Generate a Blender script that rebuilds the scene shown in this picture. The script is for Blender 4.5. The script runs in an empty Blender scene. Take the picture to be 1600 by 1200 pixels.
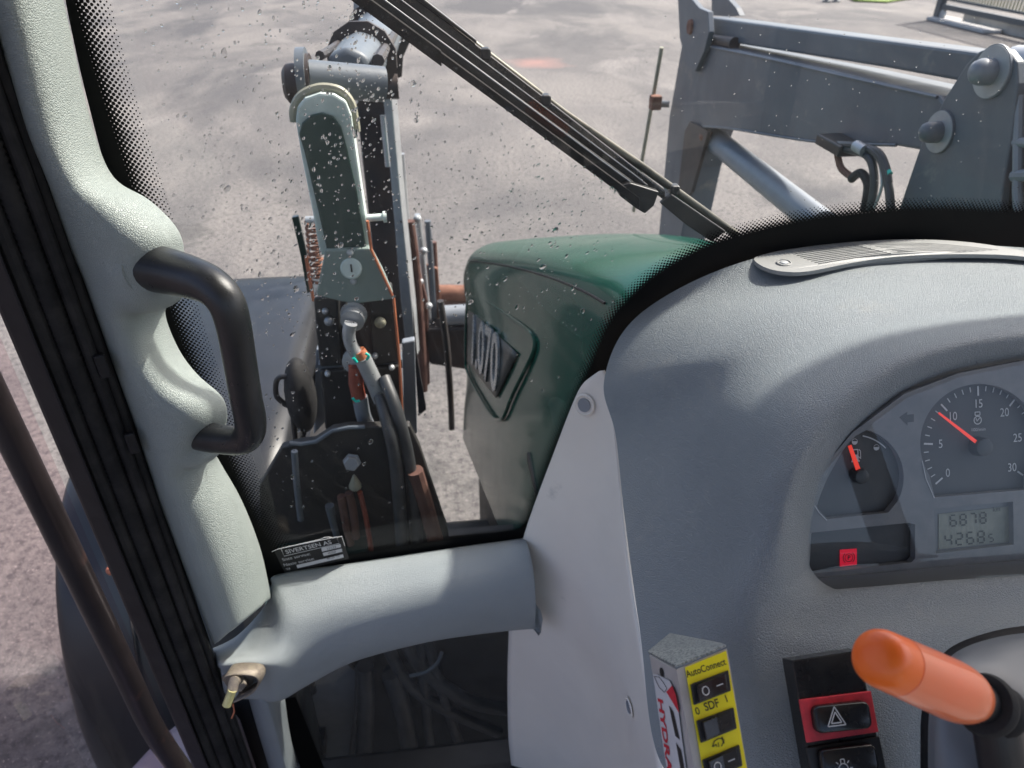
import bpy, bmesh, math, random
from mathutils import Vector, Matrix, noise as mnoise
from mathutils.geometry import tessellate_polygon
random.seed(7)
R = math.radians
scene = bpy.context.scene
col = scene.collection

# ------------------------------------------------------------------ camera, light, exposure
CAM = Vector((0.0, 0.0, 2.4)); YAW, PITCH, FPX = R(7.0), R(33.0), 1150.0
cam_d = bpy.data.cameras.new('camera'); cam = bpy.data.objects.new('camera', cam_d); col.objects.link(cam)
cam.location = CAM; cam.rotation_euler = (R(90) - PITCH, 0, -YAW)
cam_d.sensor_width = 36; cam_d.lens = 36 * FPX / 1600; cam_d.clip_start = .02; cam_d.clip_end = 2000
cam_d.dof.use_dof = True; cam_d.dof.focus_distance = .74; cam_d.dof.aperture_fstop = 9.5
scene.camera = cam
SUN_EL, SUN_AZ = R(50), R(62)          # azimuth clockwise from +Y (forward) towards +X (right)
w = bpy.data.worlds.new('World'); scene.world = w; w.use_nodes = True
nt = w.node_tree; sky = nt.nodes.new('ShaderNodeTexSky'); sky.sky_type = 'NISHITA'; sky.sun_disc = False
sky.sun_elevation = SUN_EL; sky.sun_rotation = SUN_AZ; sky.air_density = .85; sky.dust_density = 4.0; sky.ozone_density = .6
nt.nodes['Background'].inputs[1].default_value = .15
nt.links.new(sky.outputs[0], nt.nodes['Background'].inputs[0])
sl = bpy.data.lights.new('sun', 'SUN'); sl.energy = 3.3; sl.angle = R(1.6); sl.color = (1, .95, .88)
so = bpy.data.objects.new('sun', sl); col.objects.link(so)
sd = Vector((math.sin(SUN_AZ) * math.cos(SUN_EL), math.cos(SUN_AZ) * math.cos(SUN_EL), math.sin(SUN_EL)))
so.rotation_euler = sd.to_track_quat('Z', 'Y').to_euler()
scene.view_settings.view_transform = 'Standard'; scene.view_settings.look = 'None'
scene.view_settings.exposure = 1.12; scene.view_settings.gamma = 1
scene.render.engine = 'CYCLES'
scene.cycles.max_bounces = 10; scene.cycles.transparent_max_bounces = 24
scene.cycles.transmission_bounces = 8; scene.cycles.sample_clamp_indirect = 6
scene.cycles.caustics_reflective = False; scene.cycles.caustics_refractive = False

# ------------------------------------------------------------------ surveying: a sight line met by a real plane
cR = Vector((math.cos(YAW), -math.sin(YAW), 0))
cF = Vector((math.sin(YAW) * math.cos(PITCH), math.cos(YAW) * math.cos(PITCH), -math.sin(PITCH)))
cU = Vector((math.sin(YAW) * math.sin(PITCH), math.cos(YAW) * math.sin(PITCH), math.cos(PITCH)))
def ray(x, y): return cF + cR * ((x - 800) / FPX) + cU * ((600 - y) / FPX)
def PD(x, y, d): return CAM + ray(x, y) * d
def PY(x, y, Y): r = ray(x, y); return CAM + r * (Y / r.y)
def PX(x, y, X): r = ray(x, y); return CAM + r * (X / r.x)
def PZ(x, y, Z): r = ray(x, y); return CAM + r * ((Z - CAM.z) / r.z)
def PP(x, y, o, n): r = ray(x, y); return CAM + r * ((o - CAM).dot(n) / r.dot(n))
def dY(x, y, Y): return Y / ray(x, y).y
def dZ(x, y, Z): return (Z - CAM.z) / ray(x, y).z

# ------------------------------------------------------------------ materials
MATS = {}
def nodes_of(name):
    m = bpy.data.materials.new(name); m.use_nodes = True
    n = m.node_tree.nodes; return m, n, m.node_tree.links, n['Principled BSDF']
def vary(n, l, c1, c2, scale, lo=.35, hi=.65, detail=6, coord=None, rough=.6, dist=0):
    tc = coord or n.new('ShaderNodeTexCoord').outputs['Object']
    t = n.new('ShaderNodeTexNoise'); t.inputs['Scale'].default_value = scale; t.inputs['Detail'].default_value = detail
    t.inputs['Roughness'].default_value = rough; t.inputs['Distortion'].default_value = dist
    l.new(tc, t.inputs['Vector'])
    r = n.new('ShaderNodeValToRGB'); r.color_ramp.elements[0].position = lo; r.color_ramp.elements[1].position = hi
    l.new(t.outputs['Fac'], r.inputs['Fac'])
    m = n.new('ShaderNodeMix'); m.data_type = 'RGBA'; l.new(r.outputs['Color'], m.inputs['Factor'])
    for sock, c in ((6, c1), (7, c2)):
        if isinstance(c, (tuple, list)): m.inputs[sock].default_value = (*c[:3], 1)
        else: l.new(c, m.inputs[sock])
    return m.outputs[2], r.outputs['Color'], tc
def pm(name, c, rough=.5, metal=0, coat=0, c2=None, vs=20, lo=.4, hi=.65, bump=None, dirt=None, spec=None, chips=None):
    m, n, l, b = nodes_of(name)
    b.inputs['Roughness'].default_value = rough; b.inputs['Metallic'].default_value = metal
    b.inputs['Coat Weight'].default_value = coat; b.inputs['Coat Roughness'].default_value = .08
    if spec is not None: b.inputs['Specular IOR Level'].default_value = spec
    if c2 is None: c2 = tuple(v * .86 for v in c)
    out, _, tc = vary(n, l, c, c2, vs, lo, hi)
    if dirt:
        out, f, _ = vary(n, l, out, dirt[0], dirt[1], dirt[2], dirt[2] + .12, coord=tc, rough=.7)
    if chips:
        out, f, _ = vary(n, l, out, chips[0], chips[1], chips[2], chips[2] + .03, coord=tc, rough=.75)
    l.new(out, b.inputs['Base Color'])
    # roughness wear
    t = n.new('ShaderNodeTexNoise'); t.inputs['Scale'].default_value = vs * 3; t.inputs['Detail'].default_value = 5; l.new(tc, t.inputs['Vector'])
    mr = n.new('ShaderNodeMapRange'); mr.inputs['To Min'].default_value = max(0, rough - .1); mr.inputs['To Max'].default_value = min(1, rough + .12)
    l.new(t.outputs['Fac'], mr.inputs['Value']); l.new(mr.outputs[0], b.inputs['Roughness'])
    if bump:
        kind, sc, st = bump
        bp = n.new('ShaderNodeBump'); bp.inputs['Distance'].default_value = .001; bp.inputs['Strength'].default_value = st
        if kind == 'grain':
            w1 = n.new('ShaderNodeTexNoise'); w1.inputs['Scale'].default_value = sc * .35; w1.inputs['Detail'].default_value = 3; l.new(tc, w1.inputs['Vector'])
            ad = n.new('ShaderNodeVectorMath'); ad.operation = 'MULTIPLY_ADD'; l.new(w1.outputs['Color'], ad.inputs[0])
            ad.inputs[1].default_value = (1.6 / sc,) * 3; l.new(tc, ad.inputs[2])
            v = n.new('ShaderNodeTexVoronoi'); v.feature = 'DISTANCE_TO_EDGE'; v.inputs['Scale'].default_value = sc; l.new(ad.outputs[0], v.inputs['Vector'])
            rp = n.new('ShaderNodeMapRange'); rp.inputs['From Max'].default_value = .22; rp.interpolation_type = 'SMOOTHSTEP'; l.new(v.outputs['Distance'], rp.inputs['Value'])
            n2 = n.new('ShaderNodeTexNoise'); n2.inputs['Scale'].default_value = sc * .9; n2.inputs['Detail'].default_value = 4; l.new(tc, n2.inputs['Vector'])
            mm = n.new('ShaderNodeMath'); mm.operation = 'MULTIPLY_ADD'; l.new(n2.outputs['Fac'], mm.inputs[0]); mm.inputs[1].default_value = .9; l.new(rp.outputs[0], mm.inputs[2])
            l.new(mm.outputs[0], bp.inputs['Height'])
            bp.inputs['Distance'].default_value = .0008
        else:
            w1 = n.new('ShaderNodeTexNoise'); w1.inputs['Scale'].default_value = sc; w1.inputs['Detail'].default_value = 8; w1.inputs['Roughness'].default_value = .65
            l.new(tc, w1.inputs['Vector']); l.new(w1.outputs['Fac'], bp.inputs['Height'])
        l.new(bp.outputs[0], b.inputs['Normal'])
    MATS[name] = m; return m
M = MATS
pm('vinyl_blue', (.245, .273, .288), .55, c2=(.228, .256, .27), vs=6, bump=('grain', 520, .75), dirt=((.28, .295, .295), 7, .6))
pm('vinyl_pale', (.33, .37, .35), .5, c2=(.30, .34, .32), vs=9, bump=('grain', 480, .75), dirt=((.28, .30, .26), 14, .68))
pm('vinyl_beam', (.30, .33, .34), .48, c2=(.275, .305, .315), vs=7, bump=('grain', 560, .55), dirt=((.33, .34, .32), 12, .7))
pm('plastic_pale', (.80, .75, .68), .45, c2=(.75, .70, .635), vs=5, bump=('n', 900, .2), dirt=((.55, .52, .48), 9, .66), chips=((.6, .57, .52), 60, .70))
pm('plastic_vent', (.28, .285, .28), .5, c2=(.255, .26, .255), vs=30, bump=('n', 1200, .25))
pm('plastic_grey', (.16, .17, .18), .38, c2=(.145, .155, .165), vs=8, bump=('n', 1500, .05))
pm('black_gloss', (.012, .012, .013), .22, c2=(.02, .02, .02), vs=60)
pm('black_plastic', (.011, .011, .012), .36, c2=(.016, .016, .017), vs=30, bump=('n', 700, .25))
pm('black_rubber', (.012, .012, .013), .72, c2=(.028, .027, .027), vs=25, bump=('n', 300, .4), spec=.25)
pm('frame_black', (.010, .010, .0115), .5, c2=(.016, .016, .018), vs=18, bump=('n', 500, .2), dirt=((.035, .033, .034), 35, .70), spec=.25)
pm('handle_black', (.012, .013, .0145), .3, c2=(.017, .018, .019), vs=30, bump=('n', 900, .3), dirt=((.16, .13, .09), 22, .74))
pm('frit_black', (.004, .004, .004), .5, c2=(.005, .005, .005), vs=10, spec=.12)
pm('cluster_grey', (.19, .195, .20), .6, c2=(.15, .16, .17), vs=50, bump=('n', 2500, .1))
pm('dial_dark', (.055, .059, .062), .55, c2=(.062, .066, .069), vs=40)
pm('print_white', (.62, .62, .62), .5)
pm('print_black', (.012, .012, .012), .5)
pm('print_red', (.62, .02, .04), .4)
pm('red_trim', (.8, .05, .07), .42, c2=(.5, .04, .05), vs=60)
pm('yellow_face', (.86, .72, .015), .35, c2=(.82, .68, .02), vs=40)
pm('galvanised', (.36, .38, .37), .42, .55, c2=(.16, .18, .18), vs=520, lo=.45, hi=.58, bump=('n', 600, .3))
pm('steel_sheet', (.55, .53, .50), .36, .3, c2=(.46, .44, .42), vs=30, bump=('n', 200, .05))
pm('loader_grey', (.115, .135, .155), .42, c2=(.085, .10, .12), vs=4, bump=('n', 60, .35), dirt=((.20, .195, .185), 9, .60), chips=((.13, .07, .045), 24, .70))
pm('loader_dark', (.03, .028, .03), .5, c2=(.05, .035, .03), vs=9, dirt=((.11, .05, .04), 16, .68))
pm('steel_pale', (.42, .44, .45), .38, .4, c2=(.33, .34, .36), vs=14, bump=('n', 90, .2), dirt=((.2, .19, .18), 20, .62), chips=((.12, .06, .04), 30, .68))
pm('rust', (.16, .065, .04), .8, c2=(.26, .12, .075), vs=22, bump=('n', 120, .6), dirt=((.07, .035, .03), 30, .6))
pm('rust_brown', (.10, .045, .035), .75, c2=(.15, .075, .055), vs=16, bump=('n', 120, .5))
pm('orange_rust', (.50, .17, .08), .6, c2=(.36, .11, .06), vs=26)
pm('red_sleeve', (.30, .07, .04), .5, c2=(.24, .05, .03), vs=26)
pm('sage', (.22, .275, .25), .45, c2=(.19, .24, .22), vs=10, dirt=((.07, .075, .06), 26, .64), bump=('n', 150, .15))
pm('sage_light', (.70, .78, .73), .45, c2=(.46, .54, .50), vs=14, dirt=((.25, .26, .22), 32, .68))
pm('cover_green', (.028, .055, .046), .34, coat=.3, c2=(.035, .07, .058), vs=8, dirt=((.07, .09, .085), 30, .68))
pm('arm_bronze', (.11, .105, .085), .35, .5, c2=(.06, .058, .05), vs=30)
pm('pin_beige', (.34, .33, .24), .5, c2=(.27, .26, .2), vs=40)
pm('hood_green', (.003, .078, .052), .2, coat=.28, c2=(.006, .07, .048), vs=3, dirt=((.03, .10, .075), 12, .74), spec=.04)
pm('recess_dark', (.03, .038, .038), .4, c2=(.04, .048, .046), vs=18)
pm('badge_chrome', (.42, .45, .46), .25, .6, c2=(.32, .34, .36), vs=30)
pm('engine_dark', (.012, .013, .013), .6, c2=(.03, .026, .023), vs=9, dirt=((.05, .042, .036), 8, .6), bump=('n', 60, .5))
pm('dark_green', (.012, .035, .028), .35, coat=.4, c2=(.016, .042, .034), vs=7)
pm('hose_black', (.035, .037, .04), .42, c2=(.06, .062, .065), vs=20)
pm('teal', (.0, .58, .46), .4)
pm('fender_grey', (.018, .019, .022), .34, spec=.5, c2=(.014, .015, .017), vs=6, bump=('n', 250, .12), dirt=((.05, .05, .052), 16, .68))
pm('tyre', (.022, .021, .023), .75, c2=(.04, .038, .04), vs=16, bump=('n', 90, .5))
pm('step_mauve', (.22, .20, .245), .45, c2=(.20, .18, .225), vs=8)
pm('rail_black', (.014, .013, .013), .4, coat=.25, c2=(.02, .018, .018), vs=14, dirt=((.06, .038, .032), 16, .62), bump=('n', 160, .3), spec=.3)
pm('orange', (1.0, .18, .05), .38, coat=.6, c2=(.95, .22, .07), vs=8)
pm('orange_cap', (1.0, .21, .012), .42, coat=.2, c2=(.95, .12, .003), vs=8)
pm('brass', (.62, .60, .30), .35, .5, c2=(.45, .42, .2), vs=60)
pm('striker', (.22, .185, .155), .55, .4, c2=(.30, .26, .2), vs=160, bump=('n', 400, .6), dirt=((.10, .075, .06), 90, .6))
pm('cyl_grey', (.23, .25, .28), .35, c2=(.19, .21, .235), vs=9, bump=('n', 80, .1))
pm('gate_grey', (.06, .075, .085), .4, c2=(.07, .085, .095), vs=4)
pm('gate_bar', (.36, .33, .2), .5, c2=(.22, .23, .27), vs=1.2)
pm('concrete', (.42, .41, .40), .85, c2=(.33, .32, .31), vs=2, bump=('n', 30, .4))
pm('liner_grey', (.66, .64, .61), .8)
pm('floor_mat', (.16, .16, .16), .9)
pm('lcd_back', (.27, .28, .22), .4, c2=(.155, .165, .13), vs=20)
pm('lcd_seg', (.035, .038, .03), .5)
pm('hub_dark', (.035, .038, .04), .4)
# needles: strong orange red paint, brightened by a small added glow
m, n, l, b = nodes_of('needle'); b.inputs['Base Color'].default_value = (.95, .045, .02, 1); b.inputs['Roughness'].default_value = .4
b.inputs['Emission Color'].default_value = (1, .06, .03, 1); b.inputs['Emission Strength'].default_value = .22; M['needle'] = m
m, n, l, b = nodes_of('lamp_red'); b.inputs['Base Color'].default_value = (.5, .01, .03, 1)
b.inputs['Emission Color'].default_value = (1, .012, .055, 1); b.inputs['Emission Strength'].default_value = .16; M['lamp_red'] = m

def glass(name, tint, haze=.02, hscale=9, refl=1.0, arcs=None):
    m = bpy.data.materials.new(name); m.use_nodes = True; n = m.node_tree.nodes; l = m.node_tree.links
    n.remove(n['Principled BSDF']); out = n['Material Output']
    t = n.new('ShaderNodeBsdfTransparent'); t.inputs[0].default_value = (*tint, 1)
    g = n.new('ShaderNodeBsdfGlossy'); g.inputs['Roughness'].default_value = .015
    ge = n.new('ShaderNodeNewGeometry'); dt = n.new('ShaderNodeVectorMath'); dt.operation = 'DOT_PRODUCT'
    l.new(ge.outputs['Incoming'], dt.inputs[0]); l.new(ge.outputs['Normal'], dt.inputs[1])
    ab = n.new('ShaderNodeMath'); ab.operation = 'ABSOLUTE'; l.new(dt.outputs['Value'], ab.inputs[0])
    om = n.new('ShaderNodeMath'); om.operation = 'SUBTRACT'; om.inputs[0].default_value = 1; l.new(ab.outputs[0], om.inputs[1])
    pw = n.new('ShaderNodeMath'); pw.operation = 'POWER'; pw.inputs[1].default_value = 5; l.new(om.outputs[0], pw.inputs[0])
    mu = n.new('ShaderNodeMath'); mu.operation = 'MULTIPLY_ADD'; mu.inputs[1].default_value = .92 * refl; mu.inputs[2].default_value = .07 * refl; l.new(pw.outputs[0], mu.inputs[0])
    m1 = n.new('ShaderNodeMixShader'); l.new(mu.outputs[0], m1.inputs[0]); l.new(t.outputs[0], m1.inputs[1]); l.new(g.outputs[0], m1.inputs[2])
    d = n.new('ShaderNodeBsdfDiffuse'); d.inputs[0].default_value = (.62, .61, .58, 1)
    tr = n.new('ShaderNodeBsdfTranslucent'); tr.inputs[0].default_value = (.62, .61, .58, 1)
    ds = n.new('ShaderNodeMixShader'); l.new(d.outputs[0], ds.inputs[1]); l.new(tr.outputs[0], ds.inputs[2])
    tc = n.new('ShaderNodeTexCoord'); nz = n.new('ShaderNodeTexNoise'); nz.inputs['Scale'].default_value = hscale; nz.inputs['Detail'].default_value = 8
    nz.inputs['Roughness'].default_value = .7
    l.new(tc.outputs['Object'], nz.inputs['Vector'])
    mr = n.new('ShaderNodeMapRange'); mr.inputs['From Min'].default_value = .35; mr.inputs['From Max'].default_value = .75
    mr.inputs['To Min'].default_value = haze * .25; mr.inputs['To Max'].default_value = haze * 1.8
    l.new(nz.outputs['Fac'], mr.inputs['Value'])
    hz = mr.outputs[0]
    if arcs:
        ds_ = n.new('ShaderNodeVectorMath'); ds_.operation = 'DISTANCE'; l.new(tc.outputs['Object'], ds_.inputs[0]); ds_.inputs[1].default_value = arcs
        cb = n.new('ShaderNodeCombineXYZ'); l.new(ds_.outputs['Value'], cb.inputs[0])
        na = n.new('ShaderNodeTexNoise'); na.inputs['Scale'].default_value = 70; na.inputs['Detail'].default_value = 6; l.new(cb.outputs[0], na.inputs['Vector'])
        ra = n.new('ShaderNodeMapRange'); ra.inputs['From Min'].default_value = .52; ra.inputs['From Max'].default_value = .8; ra.inputs['To Max'].default_value = .03; l.new(na.outputs['Fac'], ra.inputs['Value'])
        aa = n.new('ShaderNodeMath'); aa.operation = 'ADD'; l.new(hz, aa.inputs[0]); l.new(ra.outputs[0], aa.inputs[1]); hz = aa.outputs[0]
    m2 = n.new('ShaderNodeMixShader'); l.new(hz, m2.inputs[0]); l.new(m1.outputs[0], m2.inputs[1]); l.new(ds.outputs[0], m2.inputs[2])
    l.new(m2.outputs[0], out.inputs[0]); M[name] = m; return m
glass('windscreen_glass', (.95, .965, .95), .005, 9, .5, arcs=tuple(PY(1150, 380, .85) - Vector((.43, .9, 0))))
glass('lower_glass', (.8, .82, .81), .05, 60)
glass('door_glass', (1.0, .88, .91), .015)
glass('lens_glass', (.95, .96, .96), .008, 20, .7)
m, n, l, b = nodes_of('water'); b.inputs['Roughness'].default_value = .0; b.inputs['IOR'].default_value = 1.333
b.inputs['Transmission Weight'].default_value = 1; M['water'] = m

# asphalt: worn, streaky, with damp patches and stains that belong to the ground
m, n, l, b = nodes_of('asphalt'); M['asphalt'] = m
tc = n.new('ShaderNodeTexCoord').outputs['Object']
mp = n.new('ShaderNodeMapping'); mp.inputs['Scale'].default_value = (1.0, .55, 1); mp.inputs['Rotation'].default_value = (0, 0, R(-12)); l.new(tc, mp.inputs['Vector'])
o1, _, _ = vary(n, l, (.125, .115, .110), (.21, .19, .173), .5, .42, .6, 9, coord=mp.outputs[0], rough=.62, dist=.6)
o2, _, _ = vary(n, l, o1, (.062, .060, .063), .26, .5, .62, 8, coord=mp.outputs[0], rough=.6, dist=.8)
mp2 = n.new('ShaderNodeMapping'); mp2.inputs['Scale'].default_value = (.9, .45, 1); mp2.inputs['Rotation'].default_value = (0, 0, R(9)); l.new(tc, mp2.inputs['Vector'])
o2, _, _ = vary(n, l, o2, (.225, .204, .188), .5, .56, .66, 6, coord=mp2.outputs[0], dist=1.4)
o3, _, _ = vary(n, l, o2, (.06, .053, .054), 24, .47, .60, 10, coord=tc, rough=.8)
o3, _, _ = vary(n, l, o3, (.34, .30, .275), 60, .60, .68, 4, coord=tc, rough=.7)
# fine cracks
wn = n.new('ShaderNodeTexNoise'); wn.inputs['Scale'].default_value = 1.3; wn.inputs['Detail'].default_value = 6; l.new(tc, wn.inputs['Vector'])
wa = n.new('ShaderNodeVectorMath'); wa.operation = 'MULTIPLY_ADD'; l.new(wn.outputs['Color'], wa.inputs[0]); wa.inputs[1].default_value = (1.3, 1.3, 0); l.new(tc, wa.inputs[2])
cv_ = n.new('ShaderNodeTexVoronoi'); cv_.feature = 'DISTANCE_TO_EDGE'; cv_.inputs['Scale'].default_value = .22; l.new(wa.outputs[0], cv_.inputs['Vector'])
cm = n.new('ShaderNodeMapRange'); cm.inputs['From Min'].default_value = .0; cm.inputs['From Max'].default_value = .007; cm.inputs['To Min'].default_value = .55; cm.inputs['To Max'].default_value = 0; l.new(cv_.outputs['Distance'], cm.inputs['Value'])
cx = n.new('ShaderNodeMix'); cx.data_type = 'RGBA'; l.new(cm.outputs[0], cx.inputs['Factor']); l.new(o3, cx.inputs[6]); cx.inputs[7].default_value = (.05, .047, .045, 1); o3 = cx.outputs[2]
# reddish stain
sp = n.new('ShaderNodeVectorMath'); sp.operation = 'DISTANCE'; l.new(tc, sp.inputs[0]); st = PZ(838, 98, 0); sp.inputs[1].default_value = st
nz = n.new('ShaderNodeTexNoise'); nz.inputs['Scale'].default_value = 2.2; l.new(tc, nz.inputs['Vector'])
ma = n.new('ShaderNodeMath'); ma.operation = 'MULTIPLY_ADD'; l.new(nz.outputs['Fac'], ma.inputs[0]); ma.inputs[1].default_value = .9; l.new(sp.outputs['Value'], ma.inputs[2])
mr = n.new('ShaderNodeMapRange'); mr.inputs['From Min'].default_value = 1.1; mr.inputs['From Max'].default_value = .55; mr.inputs['To Max'].default_value = .5; l.new(ma.outputs[0], mr.inputs['Value'])
mx = n.new('ShaderNodeMix'); mx.data_type = 'RGBA'; l.new(mr.outputs[0], mx.inputs['Factor']); l.new(o3, mx.inputs[6]); mx.inputs[7].default_value = (.42, .2, .16, 1)
l.new(mx.outputs[2], b.inputs['Base Color']); b.inputs['Roughness'].default_value = .78
bp = n.new('ShaderNodeBump'); bp.inputs['Distance'].default_value = .02; bp.inputs['Strength'].default_value = .8
nz = n.new('ShaderNodeTexNoise'); nz.inputs['Scale'].default_value = 38; nz.inputs['Detail'].default_value = 9; nz.inputs['Roughness'].default_value = .75
l.new(tc, nz.inputs['Vector']); l.new(nz.outputs['Fac'], bp.inputs['Height']); l.new(bp.outputs[0], b.inputs['Normal'])
pm('grass_green', (.12, .2, .03), .9, c2=(.2, .26, .06), vs=3)

# ------------------------------------------------------------------ mesh helpers
def root_off(parent):
    o = parent
    while o is not None and o.parent is not None: o = o.parent
    return Vector(o.location) if o is not None else Vector((0, 0, 0))
def thing(name, loc, label, cat, group=None):
    o = bpy.data.objects.new(name, None); o.empty_display_size = .05; col.objects.link(o); o.location = loc
    o['label'] = label; o['category'] = cat
    if group: o['group'] = group
    return o
class MB:
    def __init__(s): s.v = []; s.f = []
    def add(s, vs, fs):
        k = len(s.v); s.v += [Vector(p) for p in vs]; s.f += [tuple(i + k for i in f) for f in fs]; return s
    def prism(s, pts, vec):
        n = len(pts); vec = Vector(vec); a = [Vector(p) for p in pts]; b = [p + vec for p in a]
        return s.add(a + b, [tuple(range(n))[::-1], tuple(range(n, 2 * n))] + [(i, (i + 1) % n, (i + 1) % n + n, i + n) for i in range(n)])
    def box(s, c, ex, ey, ez):
        c, ex, ey, ez = map(Vector, (c, ex, ey, ez))
        return s.prism([c - ex - ey - ez, c + ex - ey - ez, c + ex + ey - ez, c - ex + ey - ez], ez * 2)
    def tube(s, path, r, n=14, cap=True):
        path = [Vector(p) for p in path]; rs = r if isinstance(r, (list, tuple)) else [r] * len(path)
        k = len(s.v); prev = None; rings = []
        for i, p in enumerate(path):
            t = (path[min(i + 1, len(path) - 1)] - path[max(i - 1, 0)]).normalized()
            if prev is None:
                a = t.orthogonal().normalized()
            else:
                a = (prev - t * prev.dot(t)).normalized()
            prev = a; bb = t.cross(a)
            rings.append([p + (a * math.cos(2 * math.pi * j / n) + bb * math.sin(2 * math.pi * j / n)) * rs[i] for j in range(n)])
        vs = [q for rg in rings for q in rg]; fs = []
        for i in range(len(path) - 1):
            for j in range(n):
                fs.append((i * n + j, i * n + (j + 1) % n, (i + 1) * n + (j + 1) % n, (i + 1) * n + j))
        if cap: fs += [tuple(range(n))[::-1], tuple(range((len(path) - 1) * n, len(path) * n))]
        return s.add(vs, fs)
    def lathe(s, p0, axis, prof, n=28):     # prof: list of (distance along axis, radius)
        axis = Vector(axis).normalized()
        return s.tube2([Vector(p0) + axis * h for h, r in prof], [r for h, r in prof], axis, n)
    def tube2(s, path, rs, axis, n):
        a = axis.orthogonal().normalized(); b = axis.cross(a)
        vs = [p + (a * math.cos(2 * math.pi * j / n) + b * math.sin(2 * math.pi * j / n)) * max(r, 1e-5) for p, r in zip(path, rs) for j in range(n)]
        fs = [(i * n + j, i * n + (j + 1) % n, (i + 1) * n + (j + 1) % n, (i + 1) * n + j) for i in range(len(path) - 1) for j in range(n)]
        fs += [tuple(range(n))[::-1], tuple(range((len(path) - 1) * n, len(path) * n))]
        return s.add(vs, fs)
    def grid(s, rows, closed=False):
        n = len(rows[0]); vs = [p for r in rows for p in r]; fs = []
        for i in range(len(rows) - 1):
            for j in range(n if closed else n - 1):
                fs.append((i * n + j, i * n + (j + 1) % n, (i + 1) * n + (j + 1) % n, (i + 1) * n + j))
        if closed: fs += [tuple(range(n))[::-1], tuple(range((len(rows) - 1) * n, len(rows) * n))]
        return s.add(vs, fs)
    def plate(s, outer, holes, vec):        # plate with holes, thickness vec
        loops = [outer] + holes; vec = Vector(vec)
        flat = [Vector(p) for lp in loops for p in lp]; tris = tessellate_polygon([[Vector(p) for p in lp] for lp in loops])
        n = len(flat); fs = [tuple(t) for t in tris] + [tuple(i + n for i in t)[::-1] for t in tris]; k = 0
        for lp in loops:
            m_ = len(lp)
            for i in range(m_): fs.append((k + i, k + (i + 1) % m_, k + (i + 1) % m_ + n, k + i + n))
            k += m_
        return s.add(flat + [p + vec for p in flat], fs)
    def build(s, name, mat, parent=None, smooth=True, bevel=0, seg=2, solid=0, subd=0, angle=35, label=None, kind=None, fix=True):
        off = root_off(parent); me = bpy.data.meshes.new(name)
        base = off
        if parent is None and kind != 'structure' and s.v:
            lo = Vector([min(p[i] for p in s.v) for i in range(3)]); hi = Vector([max(p[i] for p in s.v) for i in range(3)])
            base = Vector(((lo.x + hi.x) / 2, (lo.y + hi.y) / 2, lo.z))
        me.from_pydata([p - base for p in s.v], [], s.f)
        if fix:
            bm = bmesh.new(); bm.from_mesh(me); bmesh.ops.remove_doubles(bm, verts=bm.verts, dist=1e-7)
            bmesh.ops.recalc_face_normals(bm, faces=bm.faces); bm.to_mesh(me); bm.free()
        me.materials.append(M[mat] if isinstance(mat, str) else mat)
        if smooth:
            me.shade_smooth()
            try: me.set_sharp_from_angle(angle=R(angle))
            except Exception: pass
        o = bpy.data.objects.new(name, me); col.objects.link(o)
        if parent is not None: o.parent = parent
        else: o.location = base
        if solid:
            md = o.modifiers.new('solid', 'SOLIDIFY'); md.thickness = solid; md.offset = -1
        if subd:
            md = o.modifiers.new('subd', 'SUBSURF'); md.levels = md.render_levels = subd
        if bevel:
            md = o.modifiers.new('bevel', 'BEVEL'); md.width = bevel; md.segments = seg; md.limit_method = 'ANGLE'; md.angle_limit = R(30)
            md.harden_normals = False
        if label: o['label'] = label
        if kind: o['kind'] = kind
        return o
def cr(p0, p1, p2, p3, t):
    return .5 * ((2 * p1) + (-p0 + p2) * t + (2 * p0 - 5 * p1 + 4 * p2 - p3) * t * t + (-p0 + 3 * p1 - 3 * p2 + p3) * t ** 3)
def spline(pts, k=6, closed=False):
    pts = [Vector(p) for p in pts]; n = len(pts); out = []
    for i in range(n if closed else n - 1):
        g = (lambda j: pts[j % n]) if closed else (lambda j: pts[max(0, min(n - 1, j))])
        for q in range(k): out.append(cr(g(i - 1), g(i), g(i + 1), g(i + 2), q / k))
    if not closed: out.append(pts[-1])
    return out
def patch(rows, ku=5, kv=5):
    rr = [spline(r, kv) for r in rows]; cols = [spline([r[j] for r in rr], ku) for j in range(len(rr[0]))]
    return [[cols[j][i] for j in range(len(cols))] for i in range(len(cols[0]))]
def px(pts, f, *a): return [f(p[0], p[1], *a) for p in pts]
def rrect(o, ex, ey, w_, h_, r, k=4):
    out = []
    for cx, cy, a0 in ((w_ / 2 - r, h_ / 2 - r, 0), (-w_ / 2 + r, h_ / 2 - r, 90), (-w_ / 2 + r, -h_ / 2 + r, 180), (w_ / 2 - r, -h_ / 2 + r, 270)):
        for i in range(k + 1):
            a = R(a0 + 90 * i / k); out.append(o + ex * (cx + r * math.cos(a)) + ey * (cy + r * math.sin(a)))
    return out
def text(s, o, ex, ey, size, mat, parent, name='lettering', align='CENTER', bold=0, shear=0, depth=.0, sx=1):
    cu = bpy.data.curves.new('t', 'FONT'); cu.body = s; cu.size = size; cu.align_x = align; cu.align_y = 'CENTER'; cu.offset = bold * size; cu.shear = shear
    cu.resolution_u = 3; cu.extrude = depth
    ob = bpy.data.objects.new('t', cu); col.objects.link(ob); me = bpy.data.meshes.new_from_object(ob); bpy.data.objects.remove(ob)
    n_ = ex.cross(ey).normalized(); off = root_off(parent)
    for v in me.vertices: v.co = o + ex * v.co.x * sx + ey * v.co.y + n_ * v.co.z - off
    me.name = name; me.materials.clear(); me.materials.append(M[mat]); t = bpy.data.objects.new(name, me); col.objects.link(t); t.parent = parent
    return t
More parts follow.
